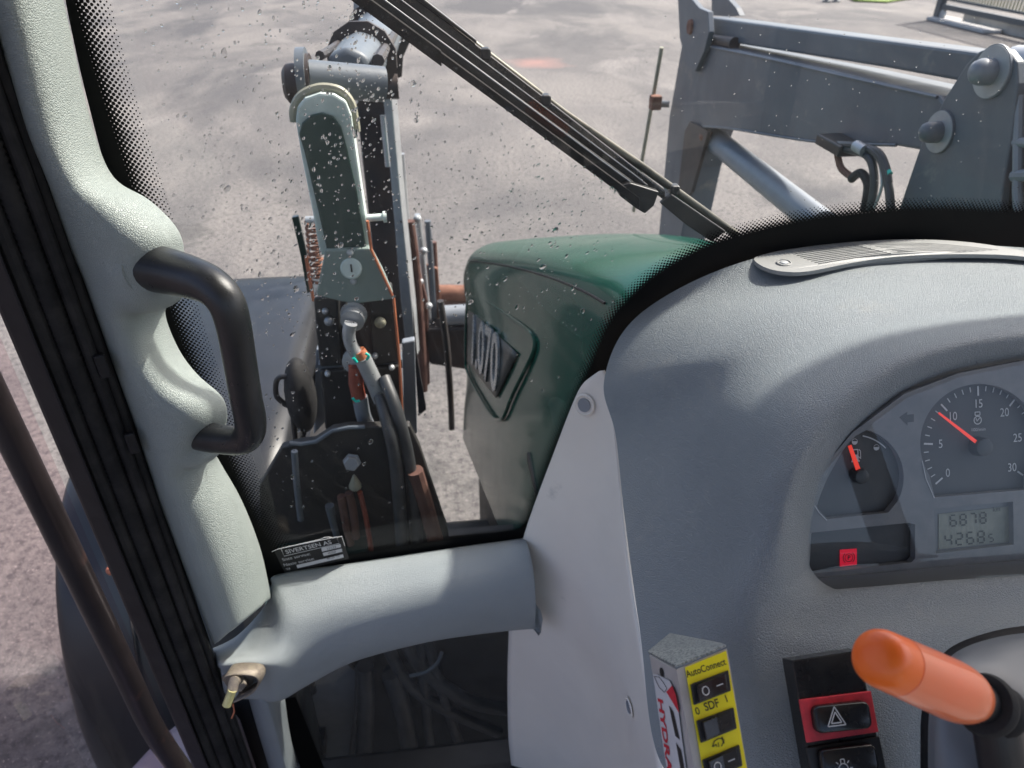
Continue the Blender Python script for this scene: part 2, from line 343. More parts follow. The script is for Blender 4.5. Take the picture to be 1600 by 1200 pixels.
X1, Y1, Z1 = Vector((1, 0, 0)), Vector((0, 1, 0)), Vector((0, 0, 1))
#SPLIT
# ================================================================== GROUND
g = MB(); nx = 60
g.add([(-220, -60, 0), (220, -60, 0), (220, 380, 0), (-220, 380, 0)], [(0, 1, 2, 3)]); g.build('asphalt_yard', 'asphalt', kind='structure', smooth=False)
g = MB(); pts = [PZ(1335, 2, .02), PZ(1385, 4, .02), PZ(1425, -2, .02), PZ(1520, -45, .02), PZ(1390, -60, .02), PZ(1280, -25, .02)]
g.prism(pts, (0, 0, .03)); o = g.build('grass_verge', 'grass_green', kind='structure', smooth=False)
g = MB(); rnd = random.Random(3)
for i in range(5000):
    a, b_ = rnd.random(), rnd.random(); p = pts[0].lerp(pts[2], a).lerp(pts[5].lerp(pts[3], a), b_)
    h = .05 + .08 * rnd.random(); d = Vector((rnd.uniform(-.02, .02), rnd.uniform(-.02, .02), 0)); q = p + Vector((0, 0, .03))
    g.add([q - d, q + d, q + Vector((rnd.uniform(-.04, .04), rnd.uniform(-.04, .04), h))], [(0, 1, 2)])
o = g.build('grass_blades', 'grass_green', kind='stuff', smooth=False, fix=False); o['label'] = 'green grass on the verge at the far edge of the yard'; o['category'] = 'grass'

# ================================================================== GATE, far right
g0, g1 = PZ(1474, 10, .32), PZ(1600, 36, .32); gd = (g1 - g0); gd.z = 0; gd.normalize(); gn = Vector((-gd.y, gd.x, 0))
gate = thing('sliding_gate', (g0.x, g0.y, 0), 'grey metal sliding gate with thin upright bars at the far right edge of the yard', 'gate')
MB().box(g0 + gd * 3 , gd * 3, gn * .05, Z1 * .06).build('bottom_rail', 'gate_grey', gate, smooth=False, bevel=.01)
MB().box(g0 + gd * 3 + Z1 * 1.6, gd * 3, gn * .04, Z1 * .04).build('top_rail', 'gate_grey', gate, smooth=False, bevel=.01)
MB().box(g0 + gd * 3 + Z1 * .17, gd * 3, gn * .03, Z1 * .03).build('middle_rail', 'gate_grey', gate, smooth=False, bevel=.01)
MB().box(g0 - gd * .12 + Z1 * .72, gd * .1, gn * .08, Z1 * .96).build('end_post', 'gate_grey', gate, smooth=False, bevel=.02)
MB().prism([g0 - gd * .22 - Z1 * .26, g0 - gd * .02 - Z1 * .26, g0 + gd * .02 + Z1 * .3, g0 - gd * .2 + Z1 * .9], gn * .06).build('end_bracket', 'gate_grey', gate, smooth=False)
MB().lathe(g0 + gd * .08 - gn * .04 - Z1 * .16, gn, [(0, .1), (.06, .1)], 16).build('guide_wheel', 'steel_pale', gate)
bar = None
for i in range(52):
    c = g0 + gd * (.12 + i * .112) + Z1 * .88
    if bar is None:
        bar = MB().box(c, gd * .016, gn * .016, Z1 * .68).build('gate_bar', 'gate_bar', gate, smooth=False)
    else:
        b2 = bar.copy(); col.objects.link(b2); b2.parent = gate; b2.location = gd * (i * .112)
sl_ = [PZ(1448, 26, .08), PZ(1478, 24, .08), PZ(1568, 41, .08), PZ(1566, 47, .08), PZ(1536, 47, .08)]
o = MB().prism(sl_, (0, 0, -.07)).build('concrete_slab', 'concrete', smooth=False, bevel=.01); o['label'] = 'pale concrete slab lying under the grey sliding gate'; o['category'] = 'slab'
pts = [PZ(1480, 30, 0), PZ(1660, 62, 0)]; dv = (pts[1] - pts[0]).normalized()
o = MB().box(g0 + gd * 3.6 - Z1 * .2 + gn * .35, gd * 3, gn * .15, Z1 * .12).build('concrete_kerb', 'concrete', smooth=False, bevel=.02); o['label'] = 'low grey kerb running behind the sliding gate'; o['category'] = 'kerb'
for i, (x, hh) in enumerate(((1291, .55), (1306, .5))):
    p = PZ(x, 3, 0); o = MB().lathe(p, Z1, [(0, .12), (.03, .12), (.05, .06), (hh, .055), (hh + .03, .03)], 14).build('bollard', 'gate_grey')
    o['label'] = ('left' if i == 0 else 'right') + ' one of two short dark posts at the far edge of the yard'; o['category'] = 'post'; o['group'] = 'short dark posts at the far edge'

# ================================================================== TRACTOR
tractor = thing('tractor', (.43, .9, 0), 'dark green tractor seen from the driver seat with grey vinyl dashboard and padded pillar', 'tractor')
T = tractor
WY = .85
# --- cab shell out of the picture (roof, floor, rear wall) so that the interior is lit like a cab
MB().prism([(-.62, -1.3, 2.86), (1.48, -1.3, 2.86), (1.48, .915, 2.86), (-.62, .915, 2.86)], (0, 0, .12)).build('cab_roof', 'liner_grey', T, smooth=False, bevel=.03)
MB().prism([(-.5, -1.2, .86), (1.36, -1.2, .86), (1.36, .84, .86), (-.5, .84, .86)], (0, 0, .05)).build('cab_floor', 'floor_mat', T, smooth=False)
MB().prism([(-.5, -1.25, .9), (1.36, -1.25, .9), (1.36, -1.25, 1.75), (-.5, -1.25, 1.75)], (0, .05, 0)).build('rear_wall', 'liner_grey', T, smooth=False)
MB().prism([(.15, -.9, .91), (.75, -.9, .91), (.75, -.35, .91), (.15, -.35, .91)], (0, 0, .5)).build('driver_seat', 'black_rubber', T, smooth=False, bevel=.06, seg=3)
MB().box((1.42, .80, 1.86), X1 * .04, Y1 * .05, Z1 * 1.0).build('right_pillar', 'frame_black', T, smooth=False)
MB().box((1.42, -1.2, 1.86), X1 * .04, Y1 * .05, Z1 * 1.0).build('rear_pillar', 'frame_black', T, smooth=False)

# --- windscreen
def WP(x, y): return PY(x, y, WY)
wr = [(-.36, 1.50), (1.36, 1.50), (1.36, 2.86), (-.40, 2.86)]
ws = MB().add([(a, WY, b_) for a, b_ in wr], [(0, 1, 2, 3)]).build('windscreen', 'windscreen_glass', T, smooth=False, fix=False)
lw = MB().add([(-.34, WY - .004, .80), (.2, WY - .004, .80), (.2, WY - .004, 1.5), (-.34, WY - .004, 1.5)], [(0, 1, 2, 3)]).build('lower_window', 'lower_glass', T, smooth=False, fix=False)
def band(edge, inner, name, parent, y=WY - .003):
    a = [PY(p[0], p[1], y) for p in spline([(q[0], q[1], 0) for q in edge], 8)]; b_ = [PY(p[0], p[1], y) for p in spline([(q[0], q[1], 0) for q in inner], 8)]
    return MB().grid([a, b_]).build(name, 'frit_black', parent, smooth=False)
left_in = [(70, -120), (90, -60), (110, 40), (135, 150), (175, 290), (240, 420), (265, 520), (290, 610), (330, 700), (395, 850), (425, 925)]
left_edge = [(86, -120), (103, -60), (122, 20), (155, 135), (205, 288), (245, 410), (272, 500), (305, 590), (345, 690), (400, 815), (445, 884)]
band(left_edge, left_in, 'frit_band', ws)
bot_edge = [(445, 884), (540, 868), (700, 843), (800, 829), (828, 815)]
bot_in = [(420, 935), (540, 905), (700, 880), (820, 865), (850, 850)]
band(bot_edge, bot_in, 'frit_band', ws, WY - .0034)
arc_edge = [(818, 832), (838, 785), (866, 705), (902, 622), (930, 560), (958, 500), (1004, 448), (1060, 408), (1130, 376), (1230, 350), (1340, 334), (1450, 328), (1560, 332), (1700, 345), (1850, 365)]
arc_in = [(850, 870), (880, 800), (910, 730), (950, 650), (1000, 600), (1060, 540), (1110, 500), (1150, 480), (1200, 460), (1260, 445), (1340, 440), (1450, 435), (1560, 440), (1700, 450), (1850, 470)]
band(arc_edge, arc_in, 'frit_band', ws)
def dots(edge, rows, side, name, s=.0058, r0=.0027, r1=.0007):
    pl = [PY(p[0], p[1], WY - .0028) for p in spline([(q[0], q[1], 0) for q in edge], 16)]
    L = [0]
    for a, b_ in zip(pl, pl[1:]): L.append(L[-1] + (b_ - a).length)
    g = MB(); n6 = 8; total = L[-1]
    for k in range(rows):
        r = r0 + (r1 - r0) * (k / (rows - 1)) ** .9; t = (.5 if k % 2 else 0) * s; j = 0
        while t < total:
            while j < len(L) - 2 and L[j + 1] < t: j += 1
            a, b_ = pl[j], pl[j + 1]; u = (t - L[j]) / max(1e-6, L[j + 1] - L[j]); p = a.lerp(b_, min(1, max(0, u)))
            # smoothed direction
            q0, q1 = pl[max(0, j - 8)], pl[min(len(pl) - 1, j + 9)]; d = (q1 - q0).normalized(); nn = Vector((-d.z, 0, d.x)) * side
            c = p + nn * (k * s * .5)
            g.add([c + Vector((r * math.cos(a_), 0, r * math.sin(a_))) for a_ in [2 * math.pi * i / n6 for i in range(n6)]], [tuple(range(n6))])
            t += s
    o = g.build(name, 'frit_black', ws, smooth=False, fix=False, kind='stuff'); return o
dots(left_edge, 12, 1, 'frit_dots'); dots(arc_edge, 7, 1, 'frit_dots', s=.0052, r0=.0024)
dots(bot_edge, 4, 1, 'frit_dots', s=.005, r0=.002)

# --- black door frame post, seals (vertical members met by sight lines at one height)
def plan(x, y, Y): p = PY(x, y, Y); return (p.x, p.y)
def vert(pts, z0, z1, name, mat, parent=T, **k):
    return MB().prism([(a, b_, z0) for a, b_ in pts], (0, 0, z1 - z0)).build(name, mat, parent, **k)
yy = 600
p_ = [plan(47, yy, .70), plan(84, yy, .69), plan(86, yy, .74), plan(47, yy, .76)]
vert(p_, .8, 2.86, 'door_frame', 'frame_black', smooth=False, bevel=.004)
p_ = [plan(83, yy, .70), plan(112, yy, .715), plan(150, yy, .72), plan(188, yy, .735), plan(190, yy, .78), plan(83, yy, .79)]
vert(p_, .8, 2.86, 'pillar_frame', 'frame_black', smooth=False, bevel=.003)
sx, sy = plan(98, yy, .704); seal = MB().tube([(sx, sy, .8), (sx, sy, 2.86)], .0075, 10).build('door_seal', 'black_rubber', T)
sx, sy = plan(128, yy, .712)
rs = []; g = MB(); z = .8; path = []; rad = []
while z < 2.86:
    path += [(sx, sy, z), (sx, sy, z + .0035)]; rad += [.0105, .0085]; z += .0065
g.tube(path, rad, 10).build('ribbed_seal', 'black_rubber', T, angle=80)
sx, sy = plan(158, yy, .718); MB().tube([(sx, sy, .8), (sx, sy, 2.86)], .007, 10).build('door_seal', 'black_rubber', T)
sx, sy = plan(176, yy, .727); MB().tube([(sx, sy, .8), (sx, sy, 2.86)], .005, 10).build('door_seal', 'black_rubber', T)
# clips where the trim hooks over the seal
for (x, y) in ((160, 572), (206, 692)):
    p = PY(x, y, .712); MB().box(p, Vector((.005, .002, 0)), Vector((-.0015, .003, 0)), Z1 * .014).build('seal_clip', 'frame_black', T, smooth=False, bevel=.002)
# door pane
p0 = Vector((*plan(60, yy, .745), 0))
MB().add([(p0.x - .012, .735, .8), (p0.x - .10, -.9, .8), (p0.x - .10, -.9, 2.8), (p0.x - .012, .735, 2.8)], [(0, 1, 2, 3)]).build('door_pane', 'door_glass', T, smooth=False, fix=False)
# outside grab rail
q = [PY(x, y, Y) for x, y, Y in ((-170, 290, .80), (-60, 520, .80), (10, 665, .80), (76, 800, .80), (144, 942, .80), (196, 1050, .80), (233, 1128, .80), (266, 1180, .795), (310, 1240, .78))]
MB().tube(spline(q, 5), .0185, 20).build('grab_rail', 'rail_black', T, label='black outside grab rail with faded brownish patches')

# --- padded pillar trim (voxel-merged so that the bosses flow into the pillar)
rowsP = [((-60, -120), (70, -120), 0), ((-30, -40), (90, -40), 0), ((0, 60), (110, 50), 0), ((35, 200), (142, 190), 0), ((70, 280), (176, 276), .1), ((90, 335), (232, 312), .6), ((108, 385), (278, 362), 1),
         ((128, 430), (284, 412), 1), ((146, 480), (272, 462), .8), ((158, 512), (258, 490), 0.05), ((176, 565), (279, 545), 0), ((192, 610), (308, 585), .35), ((208, 655), (347, 622), .95), ((222, 700), (352, 662), 1),
         ((237, 745), (338, 704), .5), ((246, 775), (344, 722), 0.05), ((268, 835), (378, 782), 0), ((300, 920), (408, 860), 0), ((335, 1008), (424, 935), 0)]
rings = []
for i, (a, b_, bo) in enumerate(rowsP):
    pts = []
    for t, Y in ((0, .745), (.08, .722), (.25, .712), (.5, .722), (.75, .752), (.93, .79), (1, .825)):
        Y -= bo * (.018 * min(1, max(0, t * 2)) + .045 * max(0, t - .4) / .6)
        pts.append(PY(a[0] + (b_[0] - a[0]) * t, a[1] + (b_[1] - a[1]) * t, Y))
    pts.append(PY(b_[0], b_[1], .83) + Vector((-.02 - .03 * bo, .008, 0))); pts.append(pts[0] + Vector((.0, .06, 0)))
    rings.append(pts)
sm = [spline(r, 3, closed=True) for r in rings]
colsP = [spline([r[j] for r in sm], 4) for j in range(len(sm[0]))]
rowsM = [[c[i] for c in colsP] for i in range(len(colsP[0]))]
g = MB().grid(rowsM, closed=True)
def blob(g, c, ax, n=20, power=2.0):
    c = Vector(c); vs = []; fs = []
    for i in range(n + 1):
        th = math.pi * i / n
        for j in range(n * 2):
            ph = math.pi * j / n
            v = Vector((math.sin(th) * math.cos(ph), math.sin(th) * math.sin(ph), math.cos(th)))
            k = (abs(v.x) ** power + abs(v.y) ** power + abs(v.z) ** power) ** (-1 / power); v *= k
            vs.append(c + ax[0] * v.x + ax[1] * v.y + ax[2] * v.z)
    m_ = n * 2
    for i in range(n):
        for j in range(m_): fs.append((i * m_ + j, i * m_ + (j + 1) % m_, (i + 1) * m_ + (j + 1) % m_, (i + 1) * m_ + j))
    g.add(vs, fs)
hd = (PY(300, 425, .665) - PY(215, 410, .74)).normalized()          # direction in which the upper boss reaches
up = (Z1 - hd * hd.z).normalized(); sd_ = hd.cross(up)
blob(g, PY(216, 412, .742), [hd * .046, up * .050, sd_ * .042], power=2.6)
hd2 = (PY(350, 682, .69) - PY(290, 665, .745)).normalized(); up2 = (Z1 - hd2 * hd2.z).normalized(); sd2 = hd2.cross(up2)
blob(g, PY(292, 674, .748), [hd2 * .040, up2 * .043, sd2 * .038], power=2.6)
trim = g.build('pillar_trim', 'vinyl_pale', T, label='pale grey grained padded pillar trim with two bosses for the handle', fix=True)
md = trim.modifiers.new('remesh', 'REMESH'); md.mode = 'VOXEL'; md.voxel_size = .0028; md.use_smooth_shade = True
md = trim.modifiers.new('smooth', 'SMOOTH'); md.factor = .5; md.iterations = 11

# --- interior handle
hp = [PY(x, y, Y) for x, y, Y in ((205, 412, .735), (250, 421, .71), (300, 434, .678), (330, 447, .662), (352, 470, .652), (364, 505, .648), (374, 560, .648), (384, 620, .652), (391, 655, .66), (390, 676, .668), (378, 688, .676), (350, 687, .695), (320, 682, .717), (285, 672, .74))]
hr = [.0245, .0235, .0205, .0185, .0175, .0165, .016, .016, .0162, .0162, .016, .0165, .0175, .0185]
hs = spline([Vector((*p, )) for p in hp], 5); hrr = [v.x for v in spline([(r, 0, 0) for r in hr], 5)]
hndl = MB().tube(hs, hrr, 24).build('grab_handle', 'handle_black', T, label='black bent grab handle mounted on the pillar')
# flange collars under the handle ends
MB().lathe(PY(228, 416, .722), hd, [(0, .034), (.006, .033), (.012, .029), (.0125, .024)], 30).build('collar', 'vinyl_pale', hndl)
MB().lathe(PY(300, 676, .732), hd2, [(0, .028), (.006, .027), (.011, .023), (.0115, .019)], 30).build('collar', 'vinyl_pale', hndl)

# --- cross beam under the windscreen
secs = [
 [(330, 1014, .80), (336, 1018, .77), (338, 1024, .745), (341, 1034, .725), (345, 1046, .718), (348, 1072, .722), (352, 1090, .73)],
 [(372, 992, .81), (380, 1002, .775), (386, 1018, .745), (392, 1032, .722), (396, 1046, .716), (400, 1076, .72), (404, 1094, .73)],
 [(415, 945, .82), (420, 970, .785), (424, 1000, .75), (428, 1030, .722), (431, 1048, .716), (434, 1078, .72), (436, 1096, .73)],
 [(424, 915, .83), (436, 940, .795), (452, 975, .76), (466, 1012, .738), (474, 1040, .732), (482, 1058, .74), (486, 1068, .75)],
 [(436, 897, .84), (468, 922, .806), (498, 955, .77), (522, 985, .75), (536, 1008, .745), (548, 1026, .753), (556, 1033, .765)],
 [(560, 878, .842), (590, 898, .81), (614, 928, .775), (636, 955, .756), (650, 978, .752), (660, 996, .76), (666, 1004, .772)],
 [(700, 857, .842), (718, 874, .812), (732, 902, .778), (744, 930, .760), (752, 955, .755), (757, 978, .763), (760, 990, .775)],
 [(800, 843, .842), (810, 858, .812), (817, 888, .78), (822, 918, .762), (825, 948, .757), (827, 972, .764), (827, 983, .776)],
 [(818, 840, .842), (826, 856, .812), (833, 888, .78), (836, 918, .762), (837, 948, .757), (836, 972, .764), (834, 985, .776)]]
rows = patch([[Vector(p) for p in s_] for s_ in secs], 6, 6)
g = MB().grid([[PY(p.x, p.y, p.z) for p in r] for r in rows])
beam = g.build('cross_beam', 'vinyl_beam', T, solid=.012, angle=60, label='pale grey moulded beam below the windscreen')
# trim below the beam, down to the floor
rowsL = [[PY(x, y, Y) for x, y, Y in r] for r in (
 [(385, 1080, .745), (400, 1085, .73), (420, 1088, .735), (445, 1088, .79)],
 [(402, 1140, .745), (415, 1142, .73), (436, 1142, .735), (452, 1140, .79)],
 [(420, 1200, .745), (432, 1202, .73), (452, 1202, .735), (466, 1200, .79)],
 [(445, 1290, .745), (458, 1290, .73), (478, 1290, .735), (494, 1290, .79)])]
MB().grid(patch(rowsL, 3, 4)).build('lower_pillar_trim', 'vinyl_blue', T, solid=.01)

MB().prism([PY(x, y, WY - .008) for x, y in ((436, 1094), (462, 1090), (510, 1210), (474, 1215))], Y1 * .002).build('lower_frit', 'frit_black', T, smooth=False)
# --- pale side cover of the console
rowsC = [
 [(924, 588, .836), (930, 584, .832), (936, 580, .829), (942, 579, .826)],
 [(903, 612, .838), (918, 612, .828), (936, 610, .818), (953, 612, .806)],
 [(868, 700, .838), (900, 697, .815), (936, 694, .79), (963, 694, .765)],
 [(820, 832, .838), (870, 826, .80), (930, 818, .755), (974, 812, .70)],
 [(800, 925, .838), (865, 915, .79), (930, 905, .73), (984, 897, .655)],
 [(794, 1010, .838), (860, 1005, .79), (930, 1000, .71), (1000, 992, .59)],
 [(793, 1100, .838), (860, 1100, .79), (935, 1100, .69), (1018, 1095, .52)],
 [(797, 1180, .838), (868, 1190, .79), (945, 1195, .67), (1034, 1200, .46)],
 [(815, 1290, .838), (885, 1290, .79), (960, 1290, .66), (1052, 1300, .41)]]
rp_ = patch([[Vector(p) for p in r] for r in rowsC], 6, 6)
sc_rows = [[PY(p.x, p.y, p.z) for p in r] for r in rp_]
side_cover = MB().grid(sc_rows).build('side_cover', 'plastic_pale', T, solid=.006, angle=60, label='pale smooth plastic side cover of the dashboard')
MB().tube([r[-1] + Vector((-.001, -.003, .001)) for r in sc_rows], .0032, 8).build('cover_lip', 'plastic_pale', side_cover)
def near(rows, x, y):
    best = None
    for r in rows:
        for i, p in enumerate(r):
            v = p - CAM; dd = v.dot(cF); qx = 800 + v.dot(cR) / dd * FPX; qy = 600 - v.dot(cU) / dd * FPX; e = (qx - x) ** 2 + (qy - y) ** 2
            if best is None or e < best[0]: best = (e, p, v)
    d = (best[1] - CAM).dot(cF); return PD(x, y, d)
def dimple(x, y, r):
    c = near(sc_rows, x, y); a = near(sc_rows, x + 10, y) - near(sc_rows, x - 10, y); b_ = near(sc_rows, x, y + 25) - near(sc_rows, x, y - 25)
    nn = a.cross(b_).normalized(); nn = nn if nn.dot(CAM - c) > 0 else -nn
    best = min((p for r_ in sc_rows for p in r_), key=lambda p: (800 + (p - CAM).dot(cR) / (p - CAM).dot(cF) * FPX - x) ** 2 + (600 - (p - CAM).dot(cU) / (p - CAM).dot(cF) * FPX - y) ** 2)
    j0 = [(i, r_.index(best)) for i, r_ in enumerate(sc_rows) if best in r_][0]; i0, k0 = j0
    ta = sc_rows[i0][min(k0 + 1, len(sc_rows[0]) - 1)] - sc_rows[i0][max(k0 - 1, 0)]; tb = sc_rows[min(i0 + 1, len(sc_rows) - 1)][k0] - sc_rows[max(i0 - 1, 0)][k0]
    nn = ta.cross(tb).normalized(); nn = nn if nn.dot(CAM - best) > 0 else -nn
    c = PP(x, y, best, nn)
    c = c + nn * .002
    MB().lathe(c - nn * .002, nn, [(0, r * .55), (.0022, r * .8), (.0038, r), (.0046, r * 1.12), (.003, r * 1.3)][::1], 26).build('screw_recess', 'plastic_pale', side_cover)
    MB().lathe(c + nn * .0005, nn, [(0, r * .80), (.0022, r * .8)], 22).build('recess_floor', 'cyl_grey', side_cover)
dimple(915, 632, .0125); dimple(986, 1104, .0105)

# --- dashboard
def DZ(x, y, z): return (x, y, dZ(x, y, z))
def DY(x, y, Y): return (x, y, dY(x, y, Y))
sp = [
 [(1760, 905, .67), (1760, 890, .652), (1760, 902, .640), (1760, 940, .628), (1760, 985, .60), (1760, 1080, .57), (1760, 1260, .53)],
 [(1500, 914, .655), (1500, 905, .640), (1500, 918, .628), (1497, 950, .615), (1492, 1000, .59), (1482, 1100, .565), (1480, 1260, .54)],
 [(1345, 925, .65), (1342, 918, .634), (1340, 932, .622), (1336, 965, .606), (1328, 1010, .583), (1322, 1100, .562), (1330, 1260, .54)],
 [(1295, 916, .65), (1290, 920, .634), (1280, 936, .62), (1255, 968, .606), (1228, 1012, .588), (1210, 1110, .57), (1215, 1260, .55)],
 [(1268, 890, .655), (1263, 900, .637), (1250, 912, .622), (1222, 935, .608), (1178, 985, .597), (1158, 1090, .585), (1165, 1260, .56)],
 [(1266, 868, .658), (1260, 868, .64), (1244, 872, .624), (1212, 892, .61), (1158, 930, .612), (1085, 1020, .635), (1036, 1200, .625)],
 [(1272, 810, .664), (1266, 808, .646), (1246, 806, .628), (1215, 815, .618), (1160, 845, .64), (1070, 900, .715), (1000, 985, .735)],
 [(1298, 745, .672), (1293, 740, .655), (1268, 730, .634), (1238, 728, .628), (1178, 745, .66), (1076, 775, .775), (975, 800, .845)],
 [(1345, 688, .684), (1341, 683, .668), (1320, 662, .645), (1288, 645, .643), (1215, 628, .69), (1085, 640, .83), (962, 680, .925)],
 [(1422, 628, .694), (1420, 623, .678), (1405, 598, .655), (1375, 570, .66), DZ(1300, 538, 2.03), DZ(1140, 545, 1.985), (944, 592, .965)],
 [(1502, 594, .70), (1500, 589, .686), (1488, 566, .662), (1464, 535, .668), DZ(1405, 500, 2.04), DZ(1235, 475, 2.02), DY(1000, 490, .838)],
 [(1600, 574, .706), (1600, 569, .692), (1595, 548, .668), (1588, 515, .672), DZ(1560, 480, 2.046), DZ(1400, 432, 2.028), DY(1170, 406, .83)],
 [(1720, 568, .712), (1720, 563, .70), (1720, 543, .675), (1720, 510, .68), DZ(1700, 470, 2.05), DZ(1580, 425, 2.030), DZ(1390, 378, 2.026)],
 [(1880, 572, .72), (1880, 567, .706), (1880, 548, .682), (1880, 515, .69), DZ(1880, 475, 2.05), DZ(1880, 430, 2.03), DZ(1720, 395, 2.024)]]
dp = patch([[Vector(p) for p in r] for r in sp], 8, 7)
dash_rows = [[PD(p.x, p.y, p.z) for p in r] for r in dp]
dash = MB().grid(dash_rows).build('dashboard', 'vinyl_blue', T, angle=75, subd=1, label='blue grey grained vinyl dashboard shell')
def dashpt(x, y): return near(dash_rows, x, y)

# --- air vent plate on the dash top
vz = 2.036
def VZ(x, y): return PZ(x, y, 2.024 + .013 * max(0, min(1, (x - 1178) / 220)))
outl = spline([(1178, 405, 0), (1192, 398, 0), (1235, 389, 0), (1330, 378, 0), (1430, 374, 0), (1520, 379, 0), (1610, 394, 0), (1720, 418, 0), (1720, 428, 0), (1610, 402, 0), (1500, 397, 0), (1400, 401, 0), (1330, 411, 0), (1262, 424, 0), (1222, 424, 0), (1194, 417, 0)], 4, closed=True)
outer = [VZ(p.x, p.y) for p in outl]
holes = []
for k in range(10):
    t = k / 9
    a = Vector((1228 + 50 * t, 393 + 19.5 * t, 0)); b_ = Vector((1336 + 56 * t, 381.5 + 14.5 * t, 0)); mm_ = (a + b_) / 2 + Vector((0, -1.2, 0))
    P3 = [VZ(q.x, q.y) for q in spline([a, mm_, b_], 3)]; dn = Vector((.0, .0011, 0))
    holes.append([p - dn for p in P3] + [p + dn for p in reversed(P3)])
for k in range(7):
    t = k / 6
    a = Vector((1350 + 52 * t, 380.5 + 13 * t, 0)); b_ = Vector((1560 - 60 * t, 390.5 + 2.5 * t, 0)); mm_ = (a + b_) / 2 + Vector((0, -5 + 3.4 * t, 0))
    P3 = [VZ(q.x, q.y) for q in spline([a, mm_, b_], 4)]; dn = Vector((.0, .0008, 0))
    holes.append([p - dn for p in P3] + [p + dn for p in reversed(P3)])
zof = [p.z for p in outer] + [p.z for h in holes for p in h]
vent = MB().plate([Vector((p.x, p.y, 0)) for p in outer], [[Vector((p.x, p.y, 0)) for p in h] for h in holes], (0, 0, -.0055))
for i_, v in enumerate(vent.v): v.z += zof[i_ % len(zof)]
vent = vent.build('air_vent', 'plastic_vent', T, smooth=False, label='pale plastic defroster vent with narrow slots on the dash top')
MB().prism([p - Z1 * .0054 for p in outer], Z1 * .0005).build('vent_duct', 'black_rubber', vent, smooth=False)
c = VZ(1225, 411)
MB().lathe(c, Z1, [(0, .0095), (.0012, .0095), (.0016, .008), (.0004, .0072)], 20).build('screw_cup', 'plastic_vent', vent)
MB().lathe(c + Z1 * .0002, Z1, [(0, .0055), (.0016, .005), (.002, .003)], 16).build('screw', 'steel_pale', vent)

# ================================================================== INSTRUMENT CLUSTER
A_ = R(30); ce2 = Vector((0, math.sin(A_), math.cos(A_))); ce1 = X1.copy(); cn = ce1.cross(ce2); cn = cn if cn.dot(CAM - PD(1440, 760, .65)) > 0 else -cn
cO = PD(1440, 760, .662)
def CP(x, y, lift=0): return PP(x, y, cO + cn * lift, cn)
clus = MB().prism(px([(1255, 930), (1248, 860), (1256, 800), (1284, 735), (1334, 678), (1415, 618), (1500, 586), (1600, 566), (1750, 562), (1750, 890)], CP, -.012), cn * .004).build('instrument_cluster', 'dial_dark', T, smooth=False, label='grey instrument cluster with fuel gauge, rev counter and display')
def arcp(cx, cy, r, a0, a1, k=24): return [(cx + r * math.cos(R(a0 + (a1 - a0) * i / k)), cy - r * math.sin(R(a0 + (a1 - a0) * i / k))) for i in range(k + 1)]
hole_fuel = [(1388, 801)] + arcp(1336, 746, 76, -30, 76, 22) + [(1337, 681), (1312, 708), (1290, 740), (1273, 776), (1278, 795), (1293, 811)]
hole_tach = [(1461, 777)] + arcp(1531, 693, 93, 212, -35, 40) + [(1608, 765)]
hole_warn = [(1252, 834), (1420, 817), (1430, 820), (1430, 872), (1424, 879), (1252, 898)]
hole_lcd = [(1459, 795), (1583, 784), (1584, 851), (1462, 865)]
face_out = [(1262, 928), (1246, 900), (1246, 860), (1254, 800), (1282, 735), (1332, 676), (1413, 615), (1498, 583), (1600, 563), (1750, 560), (1750, 866)]
fo = px(face_out, CP)
face = MB().plate([Vector(((p - cO).dot(ce1), (p - cO).dot(ce2), 0)) for p in fo], [[Vector(((p - cO).dot(ce1), (p - cO).dot(ce2), 0)) for p in px(h, CP)] for h in (hole_fuel, hole_tach, hole_warn, hole_lcd)], (0, 0, .007))
for v in face.v:
    q = cO + ce1 * v.x + ce2 * v.y - cn * v.z; v.x, v.y, v.z = q
face.build('face_plate', 'cluster_grey', clus, smooth=False, bevel=.0006, seg=1)
MB().prism(px([(1262, 936), (1250, 905), (1640, 870), (1640, 912)], CP, .0005), cn * .003).build('lower_lip', 'plastic_grey', clus, smooth=False)
# dials
def strip(g, a, b_, wdt, lift=.0005):
    a = Vector(a); b_ = Vector(b_); d = (b_ - a).normalized(); s_ = d.cross(cn).normalized() * wdt / 2; q = cn * lift
    g.add([a - s_ + q, b_ - s_ + q, b_ + s_ + q, a + s_ + q], [(0, 1, 2, 3)])
tc_ = CP(1530, 696, -.0075); tr = (CP(1443, 696, -.0075) - tc_).length
def dial(a, r): return tc_ + (ce1 * math.cos(R(a)) + ce2 * math.sin(R(a))) * r
g = MB()
for k in range(31):
    a = 216 - k * 252 / 30; big = k % 5 == 0
    strip(g, dial(a, tr), dial(a, tr * (.84 if big else .915)), .0016 if big else .0009, .0004)
g.build('scale_marks', 'print_white', clus, smooth=False, fix=False)
for k, s_ in enumerate(('0', '5', '10', '15', '20', '25', '30')):
    a = 216 - k * 42; text(s_, dial(a, tr * (.70 if k not in (0, 6) else .72)) + cn * .0004, ce1, ce2, .0112, 'print_white', clus, 'dial_number', sx=.82)
text('100/min', dial(93, tr * .27) + cn * .0004, ce1, ce2, .0045, 'print_white', clus, 'dial_number')
